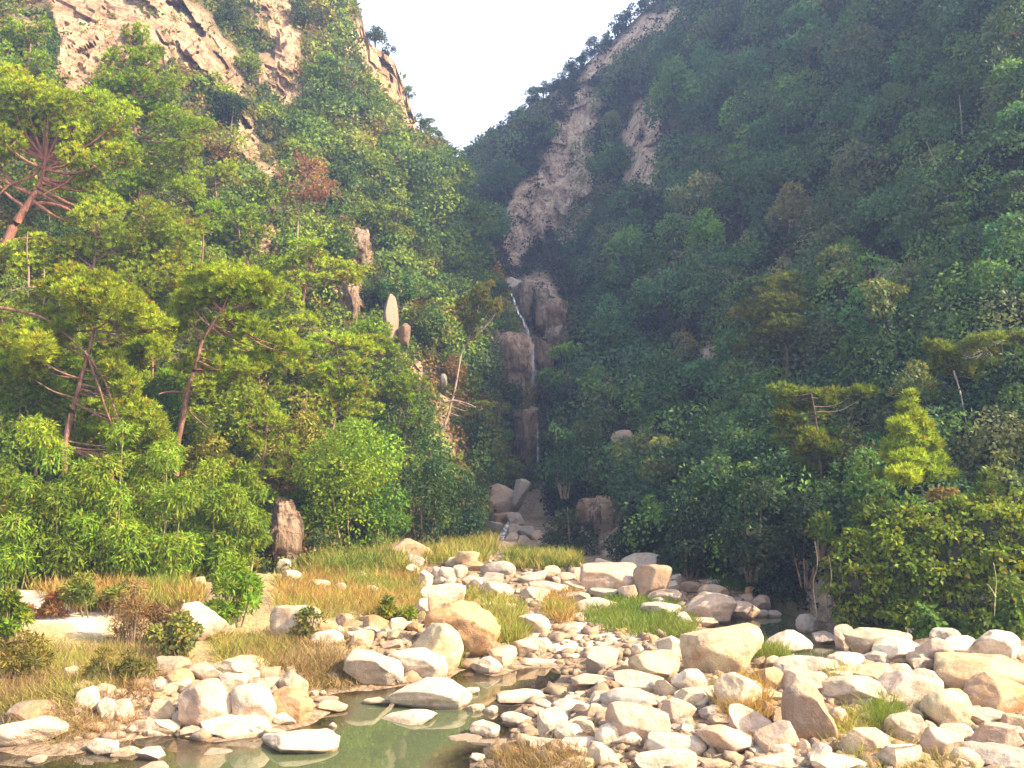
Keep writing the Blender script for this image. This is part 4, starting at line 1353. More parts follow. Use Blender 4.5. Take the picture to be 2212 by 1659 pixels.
pine("pine with a thin orange trunk and a fallen bough of yellow needles on the left", "the broken bough pine", 30,
     [(140, 965), (152, 905), (168, 850), (180, 800), (190, 765), (205, 700), (215, 640)],
     [(250, 660, 70, 44), (210, 620, 60, 36), (300, 700, 56, 36), (120, 690, 56, 26), (80, 760, 50, 44), (60, 800, 44, 34), (170, 640, 60, 34),
      (245, 800, 30, 30), (270, 845, 36, 36), (295, 890, 42, 36), (320, 930, 44, 36), (350, 970, 40, 34), (300, 960, 40, 36)],
     tw=15, color=OG, bark=(0.20, 0.105, 0.07, 1),
     bare=[(9, (-20, 662), (40, 672), (100, 690), (150, 730), (190, 768)), (7, (190, 768), (215, 840), (235, 900), (262, 960)), (6, (192, 770), (225, 820), (250, 890), (268, 930)), (5, (168, 850), (180, 842), (196, 845))], seed=6, fwd=4.0)
pine("leafless grey boughs of a dying pine reaching in from the left edge", "the bare boughs", 29,
     [(-30, 720), (-10, 660), (20, 632), (60, 622), (110, 622), (160, 628)],
     [(180, 618, 40, 22), (215, 640, 30, 18)],
     tw=8, color=OG, bark=(0.30, 0.20, 0.14, 1), bare=[(6, (95, 690), (96, 640), (95, 580)), (5, (60, 640), (62, 590), (58, 540), (60, 500)), (5, (120, 625), (128, 650), (130, 680)), (4, (160, 628), (185, 650), (205, 690))], seed=7)
pine("pine with a clear straight orange trunk standing free in the left thicket", "the orange trunked pine", 36,
     [(380, 972), (392, 915), (402, 865), (415, 815), (428, 770), (438, 735), (460, 700), (480, 672)],
     [(480, 640, 70, 34), (430, 650, 56, 32), (540, 650, 60, 34), (500, 600, 70, 30), (440, 610, 50, 28), (570, 620, 44, 26), (420, 700, 46, 26), (500, 710, 50, 28), (540, 720, 50, 30), (590, 750, 46, 28), (450, 830, 36, 18), (500, 800, 50, 28), (560, 780, 44, 24), (430, 780, 40, 24)],
     tw=14, color=YG, bark=(0.20, 0.10, 0.065, 1), bare=[(7, (402, 850), (380, 846), (355, 848), (342, 852)), (5, (400, 880), (425, 905), (450, 925))], seed=8, fwd=4.5)
pine("umbrella crowned pine with dark underside standing mid slope", "the umbrella pine", 46,
     [(646, 728), (650, 690), (655, 650), (662, 610), (672, 585)],
     [(670, 560, 56, 24), (620, 572, 48, 22), (720, 575, 46, 22), (590, 590, 40, 20), (750, 598, 38, 18), (660, 535, 46, 20), (640, 600, 40, 18), (700, 605, 40, 18)],
     tw=9, color=YG, bark=(0.32, 0.14, 0.09, 1), seed=9, flat=0.5, bare=[(6, (636, 650), (640, 600), (642, 570))])
pine("pine with flat pads of bright needles below the umbrella crowned one", "the flat padded pine", 43,
     [(745, 960), (742, 890), (735, 830), (730, 775), (725, 740)],
     [(720, 735, 60, 20), (770, 745, 50, 18), (680, 760, 46, 22), (650, 700, 50, 22), (760, 790, 44, 18), (700, 800, 50, 24), (740, 870, 46, 18), (770, 900, 40, 18), (690, 880, 50, 26), (640, 800, 50, 30), (620, 850, 56, 32)],
     tw=9, color=YG, seed=10, flat=0.5)
pine("slender crooked pine leaning beside the gorge with a small tufted top", "the slender crooked pine", 56,
     [(934, 990), (950, 945), (965, 905), (975, 870), (985, 830), (992, 790), (998, 762), (1012, 735)],
     [(1030, 655, 34, 28), (1012, 690, 24, 30), (1055, 668, 22, 20), (1000, 660, 18, 18), (1040, 630, 20, 16), (1040, 882, 26, 12), (985, 850, 18, 14), (1015, 720, 14, 16)],
     tw=8, color=(0.14, 0.15, 0.02), bark=(0.36, 0.25, 0.18, 1), bare=[(5, (960, 868), (985, 866), (1010, 872), (1028, 880)), (7, (1012, 735), (1018, 700), (1022, 670))], seed=11, dens=1.3)
pine("reddish brown dying tree with a thin pale trunk on the left slope", "the red dying tree", 62,
     [(642, 650), (641, 600), (642, 540), (644, 480), (650, 440), (658, 400)],
     [(645, 380, 30, 24), (670, 365, 34, 24), (690, 390, 34, 22), (655, 415, 34, 24), (700, 405, 26, 18), (680, 420, 30, 18), (660, 355, 18, 12), (640, 430, 24, 22)],
     tw=5, color=(0.30, 0.16, 0.095), bark=(0.36, 0.24, 0.18, 1), seed=12, name="dying_tree", cat="tree", dens=0.45, needle=0.3)
pine("small conical pine on the right, sunlight put into its yellow-green needle colour", "the small conical pine", 33,
     [(2000, 1090), (1990, 1050), (1982, 1000), (1975, 950), (1968, 900), (1966, 858)],
     [(1966, 862, 12, 16), (1962, 890, 24, 18), (1980, 905, 22, 16), (1950, 925, 30, 20), (1990, 930, 34, 20), (1970, 955, 40, 22), (1940, 965, 36, 20), (2005, 965, 34, 20), (1960, 995, 46, 24), (1925, 985, 28, 16), (2015, 1000, 34, 20), (2000, 1030, 46, 24), (2040, 1035, 36, 22), (1955, 1035, 40, 24), (2060, 1050, 26, 16), (1905, 1045, 38, 24)],
     tw=6, color=(0.29, 0.385, 0.03), bark=(0.30, 0.22, 0.14, 1), seed=13, dens=1.7, tight=True, fwd=1.5)  # needle colour raised to stand in for sunlight on the crown
pine("dark stemmed pine with bright flat pads left of the small conical pine", "the right padded pine", 36,
     [(1780, 1120), (1775, 1040), (1768, 960), (1760, 890), (1750, 840)],
     [(1690, 846, 34, 14), (1730, 855, 36, 16), (1770, 862, 34, 14), (1740, 880, 40, 18), (1720, 930, 34, 20), (1750, 950, 40, 24), (1790, 975, 36, 20), (1740, 985, 40, 20), (1830, 860, 40, 14), (1870, 850, 34, 14), (1700, 900, 30, 14)],
     tw=7, color=(0.13, 0.18, 0.02), bark=(0.12, 0.09, 0.07, 1), seed=14)
pine("broad pine with a domed olive crown in the shade of the right slope", "the shaded domed pine", 44,
     [(1700, 830), (1700, 760), (1696, 700), (1692, 640)],
     [(1690, 615, 40, 24), (1660, 640, 40, 24), (1720, 650, 40, 24), (1690, 665, 60, 26), (1650, 690, 50, 26), (1740, 690, 50, 26), (1690, 710, 60, 30), (1650, 740, 46, 26), (1740, 740, 50, 28)],
     tw=8, color=(0.10, 0.125, 0.02), bark=(0.14, 0.1, 0.08, 1), seed=15)
pine("pine bough with a pale bare branch reaching in from the right edge", "the right edge bough", 30,
     [(2300, 800), (2270, 780), (2235, 758), (2205, 750), (2175, 744), (2150, 742)],
     [(2110, 745, 34, 16), (2150, 735, 30, 14), (2195, 735, 34, 14), (2090, 760, 24, 14), (2130, 790, 34, 16), (2080, 800, 26, 16), (2040, 790, 34, 30), (2030, 760, 26, 22)],
     tw=6, color=(0.13, 0.17, 0.02), bark=(0.42, 0.36, 0.30, 1), seed=16, bare=[(4, (2060, 800), (2075, 850), (2085, 900), (2093, 940))])
pine("small upright pine tuft on top of the ivy covered bank", "the bank top pine", 30.0,
     [(2135, 1100), (2134, 1070), (2133, 1045)], [(2133, 1040, 14, 14), (2128, 1060, 22, 14), (2140, 1075, 26, 14)], tw=3, snap=False, color=(0.08, 0.13, 0.02), seed=17, bark=(0.2, 0.15, 0.1, 1))

def feather(x, y, w, h, D, color, label, seed, ref=None):
    """a tree of loose feathery needle sprays filling the canopy between the bigger pines"""
    rng = np.random.default_rng(seed)
    pads = []
    for _ in range(13):
        t = rng.uniform(-1, 1); a = rng.uniform(-1, 1) * math.sqrt(max(0.08, 1 - max(t, -0.6) ** 2 * 0.8)) * (0.55 + 0.45 * (t + 1) / 2)
        pads.append((x + a * w / 2, y + t * h / 2, w * rng.uniform(0.13, 0.22), h * rng.uniform(0.10, 0.17)))
    j = w * rng.uniform(-0.15, 0.15)
    pine(label, ref, D, [(x - j, y + h * 0.85), (x - j * 0.5, y + h * 0.4), (x + j * 0.3, y), (x + j * 0.5, y - h * 0.42)], pads, tw=9, color=color, seed=seed, dens=0.85, name="feathery_pine")
for k, (x, y, w, h, D, c, lb) in enumerate([
    (340, 480, 180, 180, 44, YG, "feathery pine right of the tall pointed pine"), (430, 570, 170, 160, 50, MG, "feathery mid-green pine left of the umbrella pine"), (525, 520, 150, 130, 58, MG, "feathery pine left above the umbrella pine"),
    (330, 810, 180, 180, 38, YG, "feathery yellow-green tree between the two orange trunks"), (60, 860, 190, 190, 36, MG, "feathery tree low at the left edge behind the thicket"), (480, 870, 180, 160, 41, YG, "feathery bright tree right of the clear orange trunk"),
    (570, 960, 170, 150, 43, OG, "feathery olive tree above and left of the brown rock pillar"), (60, 120, 150, 150, 56, MG, "feathery pine in front of the rock at the top left corner"), (390, 330, 160, 150, 58, MG, "feathery pine on the slope right of the tall pointed pine"),
    (470, 420, 150, 130, 64, OG, "feathery olive pine mid slope left of the red dying tree"), (730, 850, 160, 170, 50, YG, "feathery bright tree under the flat padded pine"), (805, 770, 130, 130, 58, MG, "feathery tree below the pale rock finger"),
    (600, 690, 130, 130, 54, YG, "feathery tree just below the umbrella pine"), (10, 760, 160, 170, 34, OG, "feathery olive tree cut by the left edge at mid height"), (200, 490, 190, 160, 46, MG, "feathery dark pine behind the leaning red-barked pine"),
    (130, 390, 170, 130, 48, YG, "feathery pine behind the crown of the leaning red-barked pine"), (560, 800, 150, 140, 47, YG, "feathery bright tree between the orange trunked and flat padded pines"), (230, 930, 180, 140, 35, YG, "feathery yellow-green tree just above the thicket"),
    (680, 980, 150, 130, 46, MG, "feathery tree directly above the brown rock pillar"), (860, 900, 130, 140, 58, MG, "feathery tree left of the slender crooked pine")    , (90, 600, 190, 170, 33, YG, "feathery yellow-green pine between the leaning red-barked pine and the bare boughs"), (250, 760, 170, 170, 33, YG, "feathery yellow-green tree behind the fallen bough of yellow needles"), (340, 640, 170, 160, 38, MG, "feathery green pine right of the olive drooping pine"),
    (470, 760, 160, 140, 39, YG, "feathery bright pine behind the top of the clear orange trunk"), (150, 840, 160, 150, 34, MG, "feathery green tree around the broken bough pine's trunk"), (380, 880, 150, 150, 38, MG, "feathery green tree around the foot of the clear orange trunk")]):
    feather(x, y, w, h, D, c, lb, 300 + k)

# ------------------------------------------------------------------ shrubs, bamboo and the ivy bank
def shrub(x0, x1, y0, y1, D, label, color, n=2600, L=0.22, aspect=0.3, droop=0.4, K=12, seed=1, name="shrub", cat="shrub", ref=None, part="foliage", lob=0.42, depth=0.7, stem=(0.2, 0.14, 0.09, 1), stems=6, flat=0.8, bias=0.35, group=None):
    rng = np.random.default_rng(seed + 500)
    xc = (x0 + x1) / 2
    if D is None: D = float(ghit(xc, y1)[0])
    elif name == "leafy_tree" and xc < 1140 and y1 < LH.base(xc) - 20:
        D = float(LH.D0(np.array([xc]), np.array([float(y1)]))[0]) - 0.9
    cen = proj(xc, (y0 + y1) / 2, D)
    a = (x1 - x0) / 2 / F * D; c = (y1 - y0) / 2 / F * D
    base = proj(xc, y1, D)
    lr = min(a, c) * lob * 1.35
    lobes = crown_lobes(rng, cen - base, (max(a - lr * .5, .3 * a), a * depth, max(c - lr * .5, .3 * c)), K, lr, 1.0, flat)
    lobes = [(np.array([q[0][0], q[0][1], q[0][2] * (1 + 0.25 * rng.normal())]), q[1], q[2]) for q in lobes]
    V, Q, t = crown_leaves(rng, lobes, n, L, aspect, droop, bias)
    root = empty(name, base)
    link(part, make_mesh(part, V, [Q], M_LEAF, tint=t), parent=root, color=(*color, 1))
    paths = []
    for l in lobes[:stems]:
        s = np.array([l[0][0] * 0.3, l[0][1] * 0.3, -0.5])
        sp_ = smooth_path([s, (s + l[0]) / 2 + np.array([0, 0, 0.1]), np.array(l[0]) + np.array([0, 0, lr * 0.7])], 3)
        paths.append((sp_, np.linspace(0.045, 0.014, len(sp_)) * (D / 35)))
    V, Q = tubes(paths, 5)
    link("stems", make_mesh("stems", V, [Q], M_BARK, smooth=True), parent=root, color=stem)
    root["category"] = cat
    if label: root["label"] = label
    if group: root["group"] = group
    THINGS.append(dict(o=root, kind=cat, words=("", ""), x=xc, y=(y0 + y1) / 2, w=x1 - x0, label=label, ref=ref, zone=None))
    return root

BB = (0.16, 0.245, 0.018)
bam = [(-70, 110, 985, 1290, 33.0, "dense bamboo-like thicket clump at the left edge above the sand bank"),
       (40, 230, 960, 1285, 34.0, "second leafy thicket clump from the left edge"),
       (150, 340, 985, 1290, 34.5, "leafy thicket clump under the broken bough pine"),
       (270, 450, 960, 1290, 35.5, "leafy thicket clump below the orange trunked pine"),
       (390, 540, 985, 1270, 37.0, "leafy thicket clump right of the orange trunked pine"),
       (480, 584, 1020, 1240, 38.5, "narrow leafy clump hugging the left side of the brown rock pillar")]
for k, (a, b, c, d, D, lb) in enumerate(bam):
    shrub(a, b, c, d, D, lb, np.array(BB) * (1, .9, 1.1, 1.0, .92, .85)[k], n=9000, L=0.23, aspect=0.24, droop=0.7, K=26, seed=k, name="bamboo_thicket", cat="thicket", group="leafy thicket clumps along the left bank", flat=0.8, lob=0.27, stem=(0.24, 0.22, 0.08, 1))
back = [(-60, 90, 820, 1030, 37, "dark leafy tree behind the thicket at the left edge"), (60, 230, 800, 1010, 38.5, "leafy tree behind the broken bough pine"), (220, 420, 850, 1020, 40, "bluish leafy tree in shade behind the two orange trunks"),
        (430, 600, 830, 1050, 42, "round leafy tree right of the orange trunked pine"), (380, 520, 960, 1080, 40, "low tree with reddish tips under the orange trunked pine"),
        (110, 300, 700, 860, 40, "dark green tree behind the bare boughs"), (-50, 80, 600, 820, 38, "shaded tree below the leaning red-barked pine"), (380, 520, 720, 860, 46, "leafy tree behind the orange trunk"),
        (60, 200, 440, 600, 42, "dark leafy tree in the hollow under the leaning red-barked pine"), (180, 330, 620, 780, 44, "leafy tree behind the olive drooping pine"), (500, 640, 740, 900, 50, "leafy tree left of the flat padded pine"),
        (360, 480, 500, 640, 56, "grey-green tree between the tall pointed pine and the umbrella pine"), (430, 560, 420, 540, 66, "leafy tree on the slope above the umbrella pine"), (455, 530, 195, 290, 76, "solitary dark round tree at the foot of the pale cliff band"),
        (20, 130, 60, 200, 60, "leafy tree on the cliff at the top left corner"), (-60, 60, 110, 300, 50, "leafy tree against the pale rock at the left edge")]
for k, (a, b, c, d, D, lb) in enumerate(back):
    col = [(0.10, 0.165, 0.02), (0.145, 0.21, 0.02), (0.06, 0.12, 0.03), (0.15, 0.21, 0.02), (0.18, 0.19, 0.025), (0.11, 0.17, 0.02)][k % 6]
    if k == 13: col = (0.025, 0.05, 0.022)
    shrub(a, b, c, d, D, lb, col, n=4600, L=0.21 * (D / 40) ** 0.7, aspect=0.42, K=20, lob=0.32, seed=40 + k, name="leafy_tree", cat="tree", part="crown")
mid = [(640, 880, 900, 1190, 45, (0.17, 0.27, 0.018), "bright sunlit tree right of the brown rock pillar", "the bright sunlit tree", 8000),
       (570, 720, 880, 1070, 43, (0.22, 0.22, 0.04), "feathery olive tree growing above the brown rock pillar", "the feathery olive tree", 3600),
       (770, 880, 1010, 1200, 46, (0.10, 0.20, 0.02), "fresh green shrub left of the brown domed boulder", None, 3200),
       (850, 985, 960, 1180, 50, (0.04, 0.085, 0.022), "dark green tree behind the brown domed boulder", None, 3800),
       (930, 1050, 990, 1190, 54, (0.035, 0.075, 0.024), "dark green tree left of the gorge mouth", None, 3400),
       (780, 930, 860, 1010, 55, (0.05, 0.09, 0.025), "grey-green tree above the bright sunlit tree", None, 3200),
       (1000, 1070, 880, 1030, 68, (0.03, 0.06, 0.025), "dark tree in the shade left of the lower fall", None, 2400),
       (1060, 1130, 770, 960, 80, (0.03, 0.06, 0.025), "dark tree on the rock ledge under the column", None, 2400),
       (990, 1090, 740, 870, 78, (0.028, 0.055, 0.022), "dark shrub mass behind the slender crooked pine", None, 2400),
       (820, 900, 600, 660, 74, (0.05, 0.12, 0.03), "fresh green shrub on top of the pale standing stone", None, 1600),
       (1180, 1260, 930, 1060, 58, (0.035, 0.085, 0.03), "bluish green shrub right of the lower fall", None, 2200),
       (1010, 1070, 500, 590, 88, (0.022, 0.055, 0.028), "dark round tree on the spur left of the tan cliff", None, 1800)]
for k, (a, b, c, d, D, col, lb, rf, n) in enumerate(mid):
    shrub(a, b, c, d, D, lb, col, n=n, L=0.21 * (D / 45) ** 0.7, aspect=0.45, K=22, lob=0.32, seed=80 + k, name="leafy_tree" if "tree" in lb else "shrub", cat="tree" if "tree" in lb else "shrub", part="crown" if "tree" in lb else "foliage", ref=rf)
low = [(400, 600, 1225, 1350, None, (0.14, 0.24, 0.018), "low bright leafy shrub left of the flat topped block", 4200, .2, .3),
       (230, 330, 1290, 1400, None, (0.24, 0.165, 0.07), "brown dry twiggy shrub beside the sand bank", 2200, .17, .15),
       (310, 390, 1285, 1390, None, (0.16, 0.10, 0.045), "dry purplish brown shrub left of the sloping split slab", 1900, .17, .15),
       (330, 440, 1340, 1430, None, (0.15, 0.165, 0.04), "small round-leaved olive bush below the sloping split slab", 1200, .15, .6),
       (110, 300, 1250, 1330, None, (0.15, 0.18, 0.03), "low leafy shrub at the back of the sand bank", 2600, .2, .3),
       (-10, 60, 1290, 1420, None, (0.14, 0.20, 0.016), "bright yellow-green bush cut by the left edge", 1800, .2, .3),
       (20, 150, 1285, 1335, None, (0.28, 0.15, 0.05), "reddish dry bush edging the sand bank", 1700, .2, .15),
       (620, 690, 1320, 1390, None, (0.13, 0.14, 0.03), "small thin bush in front of the flat topped block", 900, .15, .4),
       (820, 900, 1290, 1345, None, (0.15, 0.18, 0.02), "yellow-green leafy plant in the dry grass", 1300, .17, .4),
       (0, 120, 1370, 1470, None, (0.17, 0.15, 0.03), "straggling yellowish bush below the sand bank", 1700, .17, .2),
       (200, 330, 1400, 1480, None, (0.15, 0.14, 0.03), "thin olive scrub below the brown dry shrub", 1500, .15, .2)]
for k, (a, b, c, d, D, col, lb, n, L, asp) in enumerate(low):
    shrub(a, b, c, d, D, lb, col, n=n, L=L, aspect=asp, K=11, seed=120 + k, droop=0.1, bias=0.5, lob=0.30, stems=11)

# the ivy covered bank on the right: a body of earth wholly draped in creepers
def ivy_bank():
    rng = np.random.default_rng(31)
    base = proj(2050, 1400, 27.5)
    root = empty("creeper_bank", base)
    blobs = [(1812, 1245, 40, 60, 29.6), (1850, 1215, 60, 70, 29.4), (1880, 1290, 80, 90, 28.6), (1935, 1185, 80, 80, 29.2), (1975, 1255, 90, 100, 28.3), (2010, 1150, 85, 75, 29.2), (2075, 1215, 100, 110, 28.4), (2110, 1125, 90, 65, 29.2), (2180, 1200, 110, 120, 28.0), (2215, 1110, 90, 55, 28.8), (2280, 1200, 110, 120, 28.0), (1955, 1320, 60, 50, 27.9), (2120, 1310, 110, 55, 27.4)]
    V0, F0 = ICO[3]
    VV, FF, lob = [], [], []
    off = 0
    for x, y, rx, ry, D in blobs:
        c = proj(x, y, D + 0.9) - base
        r = np.array([rx / F * D, rx / F * D * 0.75, ry / F * D])
        V = V0 * r * 0.74 * (1 + 0.1 * fbm(V0 * 2.2 + x, 3, 4))[:, None] + c
        VV.append(V); FF.append(F0 + off); off += len(V)
        for _ in range(30):
            d = rdir(1, rng)[0]; d[1] = -abs(d[1])
            j = rng.uniform(0.6, 1.35)
            s = rng.uniform(0.18, 0.34) * r.min()
            lob.append((c + d * r * 0.88, (s * 1.7, s * 1.2, s * 0.55), (j * rng.uniform(.9, 1.2), j, j * 0.9)))
    me = make_mesh("earth", np.concatenate(VV), [np.concatenate(FF)], M_BARK, smooth=True)
    link("earth", me, parent=root, color=(0.030, 0.026, 0.016, 1))
    lob_b = []
    for x, y, rx, ry, D in blobs:      # an even skin of leaves under the loose sprays
        c = proj(x, y, D + 0.9) - base
        r = np.array([rx / F * D, rx / F * D * 0.75, ry / F * D])
        for _ in range(9):
            d = rdir(1, rng)[0]; d[1] = -abs(d[1]); j = rng.uniform(0.4, 1.15)
            lob_b.append((c + d * r * rng.uniform(0.35, 0.72), tuple(r * rng.uniform(0.32, 0.5)), (j * rng.uniform(0.9, 1.15), j, j * 0.9)))
    lob_a = lob
    V, Q, t = crown_leaves(rng, lob_a, 26000, 0.17, 0.62, 0.45, 0.3)
    Vb, Qb, tb = crown_leaves(rng, lob_b, 26000, 0.17, 0.62, 0.6, 0.2)
    V, Q, t = np.concatenate([V, Vb]), np.concatenate([Q, Qb + len(V)]), np.concatenate([t, tb])
    link("creepers", make_mesh("creepers", V, [Q], M_LEAF, tint=t), parent=root, color=(0.13, 0.19, 0.018, 1))
    paths = []
    for x, y in [(1838, 1350), (1790, 1330), (1760, 1300), (1815, 1345)]:
        p = proj([x, x + 6, x - 4, x + 3], [y - 130, y - 80, y - 40, y + 25], [29.8, 29.3, 29.2, 28.9]) - base
        paths.append((smooth_path(p, 3), np.full(10, 0.016)))
    V, Q = tubes(paths, 5)
    link("stems", make_mesh("stems", V, [Q], M_BARK, smooth=True), parent=root, color=(0.10, 0.075, 0.05, 1))
    tag(root, "rounded earth bank smothered in glossy creeper leaves at the right edge", "creeper bank")
    THINGS.append(dict(o=root, kind="bank", words=("", ""), x=2040, y=1230, w=300, label=root["label"], ref="the creeper bank", zone=None))
ivy_bank()
for k, (a, b, c, d, D, col, lb, n) in enumerate([
    (1850, 2010, 1060, 1150, 31, (0.075, 0.125, 0.02), "leafy shrub at the foot of the small conical pine", 2400), (2000, 2100, 1060, 1130, 31.5, (0.17, 0.13, 0.03), "reddish yellow shrub beside the small conical pine", 1700),
    (1960, 2050, 1330, 1400, 27, (0.08, 0.14, 0.018), "low leafy plant under the creeper bank behind the smooth end boulder", 1200), (2080, 2170, 1335, 1400, 26.5, (0.09, 0.15, 0.018), "leafy shrub at the bank foot near the right edge", 1400), (2150, 2240, 1250, 1380, 26.8, (0.10, 0.16, 0.02), "hanging leafy shrub at the right edge of the bank", 1900),
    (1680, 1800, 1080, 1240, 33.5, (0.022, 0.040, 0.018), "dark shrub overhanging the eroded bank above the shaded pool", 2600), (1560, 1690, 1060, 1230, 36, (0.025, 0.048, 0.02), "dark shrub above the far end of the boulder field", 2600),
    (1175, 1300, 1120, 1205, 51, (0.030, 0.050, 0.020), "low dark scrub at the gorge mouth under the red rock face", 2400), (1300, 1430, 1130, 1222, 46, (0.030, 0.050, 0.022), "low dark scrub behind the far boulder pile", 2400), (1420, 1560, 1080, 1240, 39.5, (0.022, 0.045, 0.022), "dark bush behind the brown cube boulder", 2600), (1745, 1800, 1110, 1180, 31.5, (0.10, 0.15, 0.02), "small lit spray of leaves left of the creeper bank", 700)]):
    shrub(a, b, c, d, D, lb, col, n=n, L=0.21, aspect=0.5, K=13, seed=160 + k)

# ------------------------------------------------------------------ grass (nobody could count it)
def grass(name, label, fields, seed):
    rng = np.random.default_rng(seed)
    VV, TT = [], []
    for poly, nt, h, cols, lean, wide in fields:
        xs = [p[0] for p in poly]; ys = [p[1] for p in poly]
        x = rng.uniform(min(xs), max(xs), nt * 4); y = rng.uniform(min(ys), max(ys), nt * 4)
        sd = sdpoly(x + 14 * fbm(np.stack([x * .02, y * .03, 0 * x], -1), 3, seed), y, poly)
        k = sd > rng.uniform(-22, 18, len(x))
        x, y = x[k][:nt], y[k][:nt]
        D = ghit(x, y); P = proj(x, y, D)
        k = (P[:, 2] > 0.01) & (D < 70); P, D = P[k], D[k]
        n = len(P)
        per = 11
        i = np.repeat(np.arange(n), per); m = len(i)
        b = P[i] + rng.normal(size=(m, 3)) * np.array([0.13, 0.13, 0.0])
        dirv = nrm(rng.normal(size=(m, 3)) * np.array([lean, lean, 0]) + np.array([0, 0, 1.0]))
        hh = h * rng.uniform(0.45, 1.15, m) * (0.8 + 0.4 * rng.uniform(size=n))[i]
        w = wide * (D[i] / 28) * rng.uniform(0.7, 1.3, m)
        s = nrm(np.cross(dirv, nrm(rng.normal(size=(m, 3)))))
        bend = nrm(rng.normal(size=(m, 3)) * np.array([1, 1, 0]) + 1e-6) * (hh * lean * 0.5)[:, None]
        t = b + dirv * hh[:, None] + bend
        mid_ = b + dirv * (hh * 0.55)[:, None] + bend * 0.25
        VV.append(np.stack([b, mid_ + s * w[:, None] / 2, t, mid_ - s * w[:, None] / 2], 1).reshape(-1, 3))
        cs = np.array(cols)
        ci = np.clip(((fbm(P * 0.6, 2, seed + 3) + 0.8 + 0.35 * rng.normal(size=n)) / 1.6 * len(cs)).astype(int), 0, len(cs) - 1)
        TT.append(np.repeat(cs[ci][i] * rng.uniform(0.75, 1.25, (m, 1)), 4, 0))
    V = np.concatenate(VV); T = np.concatenate(TT)
    Q = np.arange(len(V), dtype=np.int32).reshape(-1, 4)
    tag(link(name, make_mesh(name, V, [Q], M_GRASS, tint=T), color=(1, 1, 1, 1)), label, kind="stuff")

GOLD = [(0.34, 0.21, 0.065), (0.40, 0.27, 0.09), (0.28, 0.23, 0.05), (0.36, 0.20, 0.07)]
YGR = [(0.34, 0.29, 0.075), (0.26, 0.27, 0.05), (0.39, 0.31, 0.10), (0.23, 0.26, 0.05)]
GRN = [(0.12, 0.19, 0.03), (0.15, 0.215, 0.035), (0.19, 0.22, 0.045)]
BRN = [(0.27, 0.17, 0.08), (0.32, 0.21, 0.10), (0.22, 0.17, 0.06), (0.36, 0.26, 0.13)]
grass("dry_grass", "golden dry grass on the left bank and among the rocks", [
    ([(600, 1250), (700, 1225), (900, 1240), (915, 1310), (880, 1345), (760, 1335), (640, 1330), (590, 1310)], 900, 0.60, GOLD + YGR, 0.55, 0.020),
    ([(660, 1185), (760, 1160), (860, 1190), (880, 1235), (700, 1245), (650, 1230)], 520, 1.0, YGR + GRN, 0.45, 0.028),
    ([(880, 1190), (960, 1160), (1050, 1150), (1070, 1190), (1000, 1215), (920, 1225)], 600, 0.8, YGR, 0.4, 0.03),
    ([(-20, 1390), (150, 1410), (350, 1400), (420, 1440), (320, 1500), (120, 1520), (-20, 1560)], 1050, 0.45, BRN + YGR, 0.6, 0.018),
    ([(460, 1395), (560, 1380), (740, 1385), (750, 1440), (660, 1460), (560, 1450), (470, 1430)], 800, 0.45, YGR + BRN, 0.6, 0.018),
    ([(40, 1500), (320, 1470), (310, 1560), (180, 1620), (20, 1590)], 600, 0.35, BRN, 0.7, 0.017),
    ([(650, 1440), (770, 1430), (780, 1480), (700, 1500), (650, 1480)], 420, 0.34, BRN, 0.6, 0.02),
    ([(1045, 1330), (1120, 1315), (1130, 1390), (1060, 1400), (1035, 1370)], 420, 0.62, YGR, 0.4, 0.026),
    ([(1170, 1295), (1240, 1290), (1230, 1350), (1180, 1350)], 130, 0.6, GOLD + YGR, 0.5, 0.022),
    ([(60, 1250), (350, 1260), (440, 1300), (300, 1330), (150, 1320)], 600, 0.7, GOLD + YGR, 0.4, 0.03),
    ([(1560, 1490), (1640, 1480), (1650, 1560), (1570, 1560)], 260, 0.45, GOLD, 0.5, 0.02),
    ([(1790, 1560), (1880, 1540), (1880, 1620), (1800, 1630)], 90, 0.42, YGR, 0.6, 0.016),
    ([(1770, 1450), (1840, 1440), (1840, 1500), (1780, 1500)], 70, 0.45, YGR, 0.6, 0.016),
    ([(1080, 1630), (1260, 1620), (1260, 1680), (1080, 1690)], 240, 0.35, BRN, 0.6, 0.018),
    ([(1850, 1600), (2080, 1630), (2080, 1690), (1850, 1690)], 70, 0.4, YGR, 0.6, 0.016),
    ([(1000, 1290), (1080, 1280), (1090, 1310), (1000, 1310)], 120, 0.45, YGR, 0.5, 0.025),
], 61)
grass("green_grass", "fresh green grass patches between the boulders", [
    ([(1270, 1335), (1330, 1300), (1420, 1310), (1500, 1345), (1490, 1380), (1400, 1365), (1300, 1350)], 1000, 0.40, GRN, 0.5, 0.022),
    ([(1090, 1200), (1240, 1195), (1250, 1230), (1100, 1235)], 420, 0.7, GRN + YGR, 0.4, 0.034),
    ([(1420, 1195), (1540, 1190), (1570, 1250), (1460, 1250)], 420, 0.9, [(0.06, 0.11, 0.02), (0.10, 0.15, 0.025)], 0.4, 0.03),
    ([(1630, 1400), (1670, 1395), (1700, 1440), (1640, 1440)], 160, 0.55, GRN, 0.4, 0.022),
    ([(1895, 1540), (1930, 1535), (1935, 1590), (1900, 1595)], 110, 0.55, GRN, 0.6, 0.018),
    ([(950, 1400), (990, 1395), (990, 1445), (950, 1450)], 90, 0.6, GRN + YGR, 0.5, 0.02),
    ([(670, 1120), (800, 1130), (860, 1190), (680, 1210)], 420, 1.3, GRN, 0.45, 0.04),
    ([(1540, 1255), (1640, 1250), (1640, 1280), (1560, 1280)], 160, 0.5, [(0.07, 0.12, 0.02)], 0.5, 0.028),
    ([(1300, 1270), (1370, 1270), (1360, 1300), (1310, 1300)], 90, 0.4, GRN, 0.5, 0.025),
], 62)

